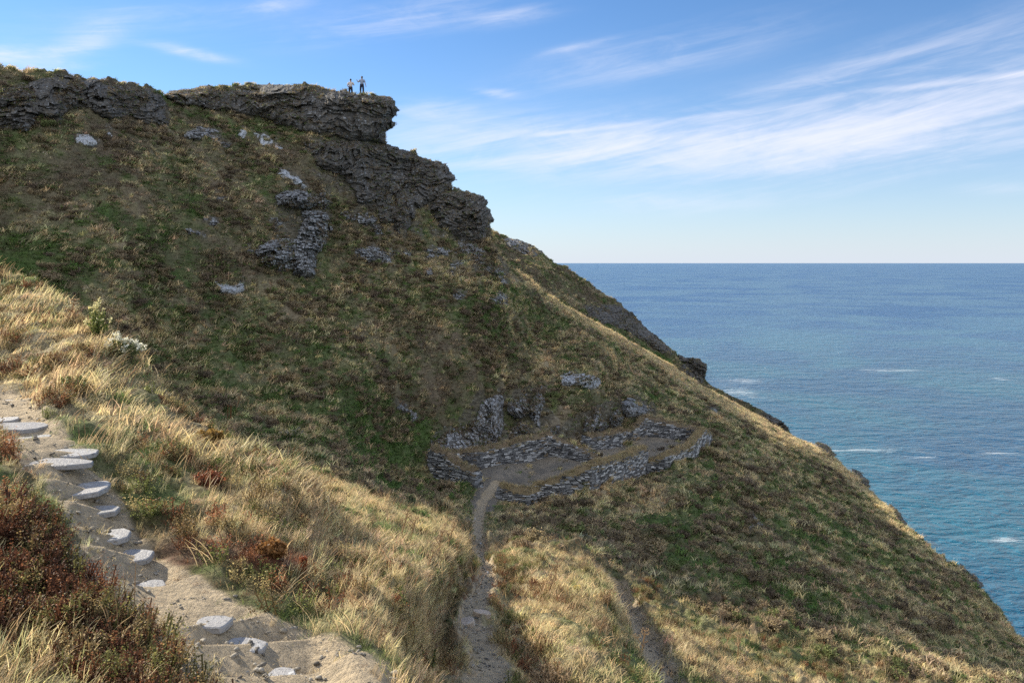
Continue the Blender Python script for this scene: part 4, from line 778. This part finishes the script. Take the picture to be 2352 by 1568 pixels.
for i, (u, v, a, b, l) in enumerate([(1120, 1345, 5, 2, 'little stone in the middle of the lower path'), (1098, 1268, 7, 2, 'white pebble on the shaded part of the lower path'), (1104, 1240, 5, 2, 'white pebble higher up the shaded lower path'), (1090, 1185, 6, 2, 'pebble near the ruin entrance')]):
    slab('pebble', l, u, v, a, b, 340 + i, .06, 'pebble', None, .01, (.42, .43, .44))

# ------------------------------------------------------------------ individual plants
def tube(VV, QQ, CC, p, q, r0, r1, col, n=4):
    p, q = np.array(p, float), np.array(q, float); d = q - p; d /= np.linalg.norm(d) + 1e-9; a = np.cross(d, (0, 1, .1)); a /= np.linalg.norm(a) + 1e-9; b = np.cross(d, a); o = sum(len(x) for x in VV)
    V_ = [p + (a * math.cos(t) + b * math.sin(t)) * r0 for t in np.arange(n) * 2 * math.pi / n] + [q + (a * math.cos(t) + b * math.sin(t)) * r1 for t in np.arange(n) * 2 * math.pi / n]
    VV.append(np.array(V_)); QQ.append(np.array([(o + i, o + (i + 1) % n, o + n + (i + 1) % n, o + n + i) for i in range(n)])); CC.append(np.tile(col, (2 * n, 1)))
def plant_mesh(name, VV, QQ, CC, root):
    V_ = np.concatenate(VV); r = np.random.default_rng(len(V_)); return mesh_np(name, V_, np.concatenate(QQ), [M_leaf], False, root, {'col': np.concatenate(CC), 'bv': np.repeat(r.uniform(.2, .8, len(V_) // 4 + 1), 4)[:len(V_)], 'tp': np.full(len(V_), .5)})
def flakes(VV, QQ, CC, c, rad, n, size, col, r, flat=1.0):
    for _ in range(n):
        d = r.normal(0, 1, 3); d /= np.linalg.norm(d); p = c + d * np.array([1, 1, flat]) * rad * r.uniform(.3, 1) ** .5; a = r.normal(0, 1, 3); a /= np.linalg.norm(a); b = np.cross(a, d + .01); b /= np.linalg.norm(b) + 1e-9; s = size * r.uniform(.6, 1.3)
        o = sum(len(x) for x in VV); VV.append(np.array([p - a * s, p - b * s * .5, p + a * s, p + b * s * .5])); QQ.append(np.array([(o, o + 1, o + 2, o + 3)])); CC.append(np.tile(np.array(col) * r.uniform(.7, 1.3), (4, 1)))
def umbel(u, v, hpx, label, seed, lean=(.15, 0)):
    c = on(u, v, -.05); H = hpx / F * c.y; r = np.random.default_rng(seed); root = empty('dry_umbel', c, label, 'dead plant', 'dry umbel seed heads standing in the grass'); w_ = .0042 * c.y / 10 + .002
    VV, QQ, CC = [], [], []; HV, HQ, HC = [], [], []; stemc = np.array([.34, .24, .15]); top = np.array([lean[0] * H, lean[1] * H, H])
    mids = [np.array([0, 0, 0]), top * .5 + r.normal(0, .01, 3), top]
    for a, b in zip(mids[:-1], mids[1:]): tube(VV, QQ, CC, a, b, w_ * 1.3, w_, stemc)
    ends = [top]
    for k in range(r.integers(2, 5)):
        t = r.uniform(.35, .8); s = top * t; e = s + np.array([r.normal(0, .16), r.normal(0, .12), .28]) * H * r.uniform(.6, 1.0); tube(VV, QQ, CC, s, e, w_, w_ * .7, stemc); ends.append(e)
    plant_mesh('stem', VV, QQ, CC, root)
    for e in ends:
        R_ = H * r.uniform(.07, .13); HV, HQ, HC = [], [], []
        for k in range(9):
            a = k * .7 + r.uniform(0, .4); q = e + np.array([math.cos(a) * R_, math.sin(a) * R_, R_ * .55]); tube(HV, HQ, HC, e, q, w_ * .5, w_ * .4, stemc, 4); flakes(HV, HQ, HC, q, R_ * .2, 6, R_ * .13, (.42, .31, .2), r)
        plant_mesh('seed_head', HV, HQ, HC, root)
for i, (u, v, h, l) in enumerate([(918, 1246, 78, 'tall forked dry umbel left of the lower path below the green hollow'), (940, 1240, 60, 'pale dry umbel just right of the tall forked one'), (1002, 1275, 62, 'dry umbel with dense heads close to the left edge of the lower path'), (1024, 1270, 68, 'tallest dry umbel at the left edge of the lower path'), (1044, 1285, 52, 'short dry umbel at the very edge of the lower path'),
        (980, 1290, 48, 'low dry umbel in sunlit grass left of the lower path'), (1268, 1362, 70, 'large branching dead umbel crowning the right bank'), (1254, 1370, 58, 'leaning dead umbel left of the large branching one'), (1392, 1410, 52, 'slender dead umbel on the shaded edge of the right bank'), (1372, 1470, 50, 'dead umbel halfway down the shaded side of the right bank'),
        (1470, 1500, 76, 'broad pale dead umbel near the second path at the bottom'), (1500, 1530, 50, 'small dead umbel at the lowest part of the right bank'), (1690, 1530, 70, 'pale dead umbel alone in the bottom grass right of the second path'), (1662, 1500, 48, 'small dead umbel behind the one right of the second path'), (870, 1470, 60, 'dark dry umbel low in the sunlit grass left of the lower path'), (830, 1300, 50, 'thin dry umbel where the crest grass meets the slope'),
        (40, 850, 70, 'dry umbel near the left edge above the highest step'), (150, 735, 65, 'dry umbel on the crest left of the white flowers'), (262, 800, 60, 'short forked dead stem on the crest right of the flowering bush'), (540, 955, 50, 'dry umbel next to the rust red dock stems')]):
    umbel(u, v, h, l, 400 + i, (.25 + .1 * math.sin(i * 3), 0))
def dock(u, v, hpx, label, seed, n=3):
    c = on(u, v, -.05); H = hpx / F * c.y; r = np.random.default_rng(seed); root = empty('dock_plant', c, label, 'dead plant', 'rust red dock stems')
    VV, QQ, CC, HV, HQ, HC = [], [], [], [], [], []
    for k in range(n):
        b = np.array([r.normal(0, .05), r.normal(0, .05), 0]); e = b + np.array([r.normal(.05, .08), r.normal(0, .06), 1]) * H * r.uniform(.7, 1); VV, QQ, CC, HV, HQ, HC = [], [], [], [], [], []; tube(VV, QQ, CC, b, e, .006, .004, np.array([.22, .08, .045]))
        for j in range(26):
            t = .4 + .6 * j / 26; flakes(HV, HQ, HC, b + (e - b) * t, .032, 6, .014, (.26, .08, .04), r)
        st = plant_mesh('stem', VV, QQ, CC, root); plant_mesh('seed_spike', HV, HQ, HC, st)
for i, (u, v, h, l, n) in enumerate([(527, 985, 58, 'rust red dock spikes rising from the crest grass', 3), (693, 1318, 60, 'rust red dock spikes in the grass right of the bare path', 3), (908, 1412, 74, 'tall dark red dock spike in sunlit grass left of the lower path', 2), (700, 1200, 38, 'small red dock spikes on the far side of the crest', 2), (15, 1190, 60, 'red brown dock spike at the left edge above the bracken', 2)]):
    dock(u, v, h, l, 450 + i, n)
def bush(name, u, v, wpx, hpx, label, cat, seed, leafc, flowc=None, nl=900, leaf=.03, flowers=60, fl=.02):
    c = on(u, v, -.04); w_, H = wpx / F * c.y / 2, hpx / F * c.y; r = np.random.default_rng(seed); root = empty(name, c, label, cat)
    VV, QQ, CC, HV, HQ, HC = [], [], [], [], [], []; tips = []
    for k in range(26):
        a = r.uniform(0, 6.28); rr = math.sqrt(r.uniform()) * w_; e = np.array([math.cos(a) * rr, math.sin(a) * rr * .8, H * r.uniform(.55, 1) * (1 - .45 * (rr / w_) ** 2)]); tube(VV, QQ, CC, (e[0] * .25, e[1] * .25, 0), e, .006, .004, np.array(leafc) * .6); tips.append(e)
    plant_mesh('stems', VV, QQ, CC, root)
    for k in range(nl):
        e = tips[r.integers(len(tips))]; t = r.uniform(.25, 1); p = np.array([e[0] * (.25 + .75 * t), e[1] * (.25 + .75 * t), e[2] * t]) + r.normal(0, leaf * .7, 3); flakes(HV, HQ, HC, p, leaf * .5, 1, leaf, leafc, r)
    plant_mesh('leaves', HV, HQ, HC, root)
    if flowc:
        HV, HQ, HC = [], [], []
        for k in range(flowers): e = tips[r.integers(len(tips))] + r.normal(0, leaf, 3); flakes(HV, HQ, HC, e, fl * 1.5, 6, fl, flowc, r)
        plant_mesh('flowers', HV, HQ, HC, root)['kind'] = 'stuff'
bush('flowering_bush', 226, 772, 56, 98, 'yellow white flowering bush on the left crest in front of the dark slope', 'bush', 470, (.16, .2, .06), (.62, .58, .34), flowers=45, fl=.032)
bush('flowering_bush', 285, 822, 105, 58, 'wide patch of small white flowers along the left crest', 'bush', 471, (.14, .17, .07), (.75, .75, .68), flowers=170, fl=.026, nl=1300)
bush('green_bush', 166, 884, 66, 34, 'small round green cushion bush in the straw grass by the top step', 'bush', 472, (.11, .16, .05), leaf=.022, nl=2200)
bush('fern_clump', 478, 1006, 74, 40, 'golden brown fern clump on the crest beside the dock spikes', 'fern', 473, (.25, .16, .05), nl=1500)
bush('fern_clump', 478, 1100, 76, 44, 'reddish fern clump in the middle of the sunlit foreground grass', 'fern', 474, (.24, .09, .05), nl=1500)
bush('fern_clump', 622, 1280, 70, 44, 'rust and green fern clump right of the worn path', 'fern', 475, (.25, .13, .05), nl=1500)
bush('flowering_bush', 672, 1010, 60, 34, 'dark bush with small pale flowers on the shaded slope beyond the crest', 'bush', 476, (.1, .13, .055), (.5, .46, .46), flowers=60, fl=.02)
bush('yellow_flowered_plant', 1325, 1366, 20, 34, 'single yellowish flowering plant on the right bank', 'plant', 477, (.3, .3, .08), (.65, .5, .15), nl=260, flowers=20)
bush('grass_tussock', 1256, 1560, 120, 60, 'pale brown seeding clump at the bottom of the right bank', 'plant', 478, (.4, .3, .2), nl=1600, leaf=.025)

# ------------------------------------------------------------------ people on the summit
def mk_plain(name, col, rough=.8):
    m, t = mat_new(name); geo = t.new('ShaderNodeNewGeometry'); n = t.noise(geo.outputs['Position'], 12, 3); c = t.mixc(n, (*[k * .85 for k in col], 1), (*[min(1, k * 1.12) for k in col], 1)); return finish(m, t, pbsdf(t, c, rough, .3))
M_skin, M_hair = mk_plain('skin', (.42, .26, .19), .5), mk_plain('dark_hair', (.025, .02, .018), .6)
def skin_obj(name, verts, edges, radii, mat, parent, root_i=0, sub=2):
    bm = bmesh.new(); ly = bm.verts.layers.skin.verify(); bv_ = [bm.verts.new(tuple(v)) for v in verts]; [bm.edges.new((bv_[i], bv_[j])) for i, j in edges]
    for i, rr in enumerate(radii): bv_[i][ly].radius = (rr, rr) if np.isscalar(rr) else rr; bv_[i][ly].use_root = (i == root_i)
    me = bpy.data.meshes.new(name); bm.to_mesh(me); bm.free(); me.materials.append(mat)
    o = bpy.data.objects.new(name, me); COL.objects.link(o)
    md = o.modifiers.new('skin', 'SKIN'); md.use_smooth_shade = True; md.branch_smoothing = .4; sb = o.modifiers.new('sub', 'SUBSURF'); sb.levels = sub; sb.render_levels = sub
    if parent: o.parent = parent
    return o
def person(u, Yp, H, faceaway, la, ra, shirtc, legc, label, stance=.11):
    """la, ra: left-in-picture and right-in-picture arm as (elbow, hand) offsets from the shoulder"""
    x = (u - U0) / F * Yp; z = gz(x, Yp); root = empty('person', (x, Yp, z), label, 'person'); s = H / 1.75; f = 1 if faceaway else -1
    J = {'pel': (0, 0, .95), 'sp': (0, 0, 1.15), 'ch': (0, 0, 1.36), 'nk': (0, .0, 1.50), 'hd0': (0, .01 * f, 1.58), 'hd': (0, .02 * f, 1.655)}
    for sd_, arm, k in ((-1, la, 'l'), (1, ra, 'r')):
        sh = np.array((sd_ * .19, 0, 1.42)); J['sh' + k] = sh; J['el' + k] = sh + np.array(arm[0]); J['wr' + k] = J['el' + k] + (np.array(arm[1]) - np.array(arm[0])) * 1.0; hd = (J['wr' + k] - J['el' + k]); hd = hd / np.linalg.norm(hd); J['pa' + k] = J['wr' + k] + hd * .07
        J['hp' + k] = (sd_ * .095, 0, .90); J['kn' + k] = (sd_ * (stance + .02), .02 * f, .50); J['an' + k] = (sd_ * stance, -.02 * f, .09); J['to' + k] = (sd_ * (stance + .03), .16 * f, .03)
    rad = {'pel': (.15, .11), 'sp': (.145, .10), 'ch': (.165, .11), 'nk': .058, 'hd0': .075, 'hd': .095}
    for k in 'lr': rad.update({'sh' + k: .062, 'el' + k: .042, 'wr' + k: .029, 'pa' + k: (.036, .02), 'hp' + k: .09, 'kn' + k: .058, 'an' + k: .042, 'to' + k: .036})
    E = [('pel', 'sp'), ('sp', 'ch'), ('ch', 'nk'), ('nk', 'hd0'), ('hd0', 'hd')] + sum([[('ch', 'sh' + k), ('sh' + k, 'el' + k), ('el' + k, 'wr' + k), ('wr' + k, 'pa' + k), ('pel', 'hp' + k), ('hp' + k, 'kn' + k), ('kn' + k, 'an' + k), ('an' + k, 'to' + k)] for k in 'lr'], [])
    V_ = {k: np.array(v, float) * s for k, v in J.items()}
    for k in 'lr':   # fingers and thumb, each its own short bent chain
        d = V_['pa' + k] - V_['wr' + k]; d /= np.linalg.norm(d); a = np.cross(d, (0, 1, 0)); a /= np.linalg.norm(a) + 1e-9; b = np.cross(d, a)
        for j, L in enumerate((.065, .075, .07, .055)):
            o = a * (j - 1.5) * .02 * s; p1 = V_['pa' + k] + o + d * .03; V_[f'f{j}{k}a'] = p1; V_[f'f{j}{k}b'] = p1 + (d * .8 + b * .35) * L * s; rad[f'f{j}{k}a'] = .0095; rad[f'f{j}{k}b'] = .008; E += [('pa' + k, f'f{j}{k}a'), (f'f{j}{k}a', f'f{j}{k}b')]
        V_['th' + k] = V_['wr' + k] + d * .03 * s + a * .05 * s; rad['th' + k] = .010; E += [('wr' + k, 'th' + k)]
    names = list(V_); ix = {k: i for i, k in enumerate(names)}; rd = lambda q, add=0: tuple(np.array(rad[q] if not np.isscalar(rad[q]) else (rad[q], rad[q])) * s + add)
    skin_obj('body', [V_[k] for k in names], [(ix[a], ix[b]) for a, b in E], [rd(k) for k in names], M_skin, root)
    def sub(name, keys, edges, mat, add, over={}):
        vs = [over.get(k, V_[k]) for k in keys]; return skin_obj(name, vs, [(keys.index(a), keys.index(b)) for a, b in edges], [rd(k, add) for k in keys], mat, root)
    ov = {'el' + k: V_['sh' + k] * .15 + V_['el' + k] * .85 for k in 'lr'}
    sub('shirt', ['ch', 'sp', 'pel', 'shl', 'ell', 'shr', 'elr'], [('pel', 'sp'), ('sp', 'ch'), ('ch', 'shl'), ('shl', 'ell'), ('ch', 'shr'), ('shr', 'elr')], mk_plain('shirt_cloth', shirtc), .042, ov)
    sub('trousers', ['pel', 'hpl', 'knl', 'anl', 'hpr', 'knr', 'anr'], [('pel', 'hpl'), ('hpl', 'knl'), ('knl', 'anl'), ('pel', 'hpr'), ('hpr', 'knr'), ('knr', 'anr')], mk_plain('trouser_cloth', legc), .026, {'pel': V_['pel'] - np.array((0, 0, .06))})
    bm = bmesh.new(); bmesh.ops.create_icosphere(bm, subdivisions=3, radius=1)
    for v in bm.verts: v.co = Vector((v.co.x * .088, v.co.y * .10, v.co.z * .105)) * s + Vector(V_['hd']) + Vector((0, -.022 * f, .035)) * s
    me = bpy.data.meshes.new('hair'); bm.to_mesh(me); bm.free(); me.materials.append(M_hair); o = bpy.data.objects.new('hair', me); COL.objects.link(o); o.parent = root
    if not faceaway:   # face turned towards the photographer, with nose, ears and a dark beard
        for nm, mat, pt_, sz in (('nose', M_skin, (0, -.105, -.0), (.014, .02, .022)), ('ear', M_skin, (-.09, 0, 0), (.012, .02, .03)), ('ear', M_skin, (.09, 0, 0), (.012, .02, .03)), ('beard', M_hair, (0, -.055, -.065), (.06, .05, .045)), ('eye', M_hair, (-.033, -.094, .02), (.012, .008, .007)), ('eye', M_hair, (.033, -.094, .02), (.012, .008, .007))):
            bm = bmesh.new(); bmesh.ops.create_icosphere(bm, subdivisions=2, radius=1)
            for v in bm.verts: v.co = Vector((v.co.x * sz[0], v.co.y * sz[1], v.co.z * sz[2])) * s + Vector(V_['hd']) + Vector(pt_) * s
            me = bpy.data.meshes.new(nm); bm.to_mesh(me); bm.free(); me.materials.append(mat); o = bpy.data.objects.new(nm, me); COL.objects.link(o); o.parent = root
    return root
def crestY(u):
    c = np.searchsorted(U[0], u); k = np.nonzero(S[:, c] == 2)[0][-1]; return float(Y[k, c])
person(805.3, crestY(805) + .9, 1.74, True, ((-.10, .03, -.27), (-.02, .2, -.42)), ((.13, .08, -.26), (.0, .25, -.08)), (.62, .55, .50), (.03, .03, .045), 'person in a loose light shirt seen from behind at the left on the summit')
person(831.3, crestY(831) + .25, 1.75, False, ((-.14, -.08, -.24), (-.2, -.24, -.12)), ((.10, 0, -.27), (.17, -.02, -.52)), (.30, .34, .42), (.022, .022, .04), 'taller person in a grey shirt and dark trousers at the right on the summit')
person(618.5, crestY(618) + 2.6, 1.66, True, ((-.06, .03, -.27), (-.08, .1, -.5)), ((.06, .03, -.27), (.08, .1, -.5)), (.05, .05, .06), (.03, .03, .04), 'person whose dark head just shows over the crag left of the couple')
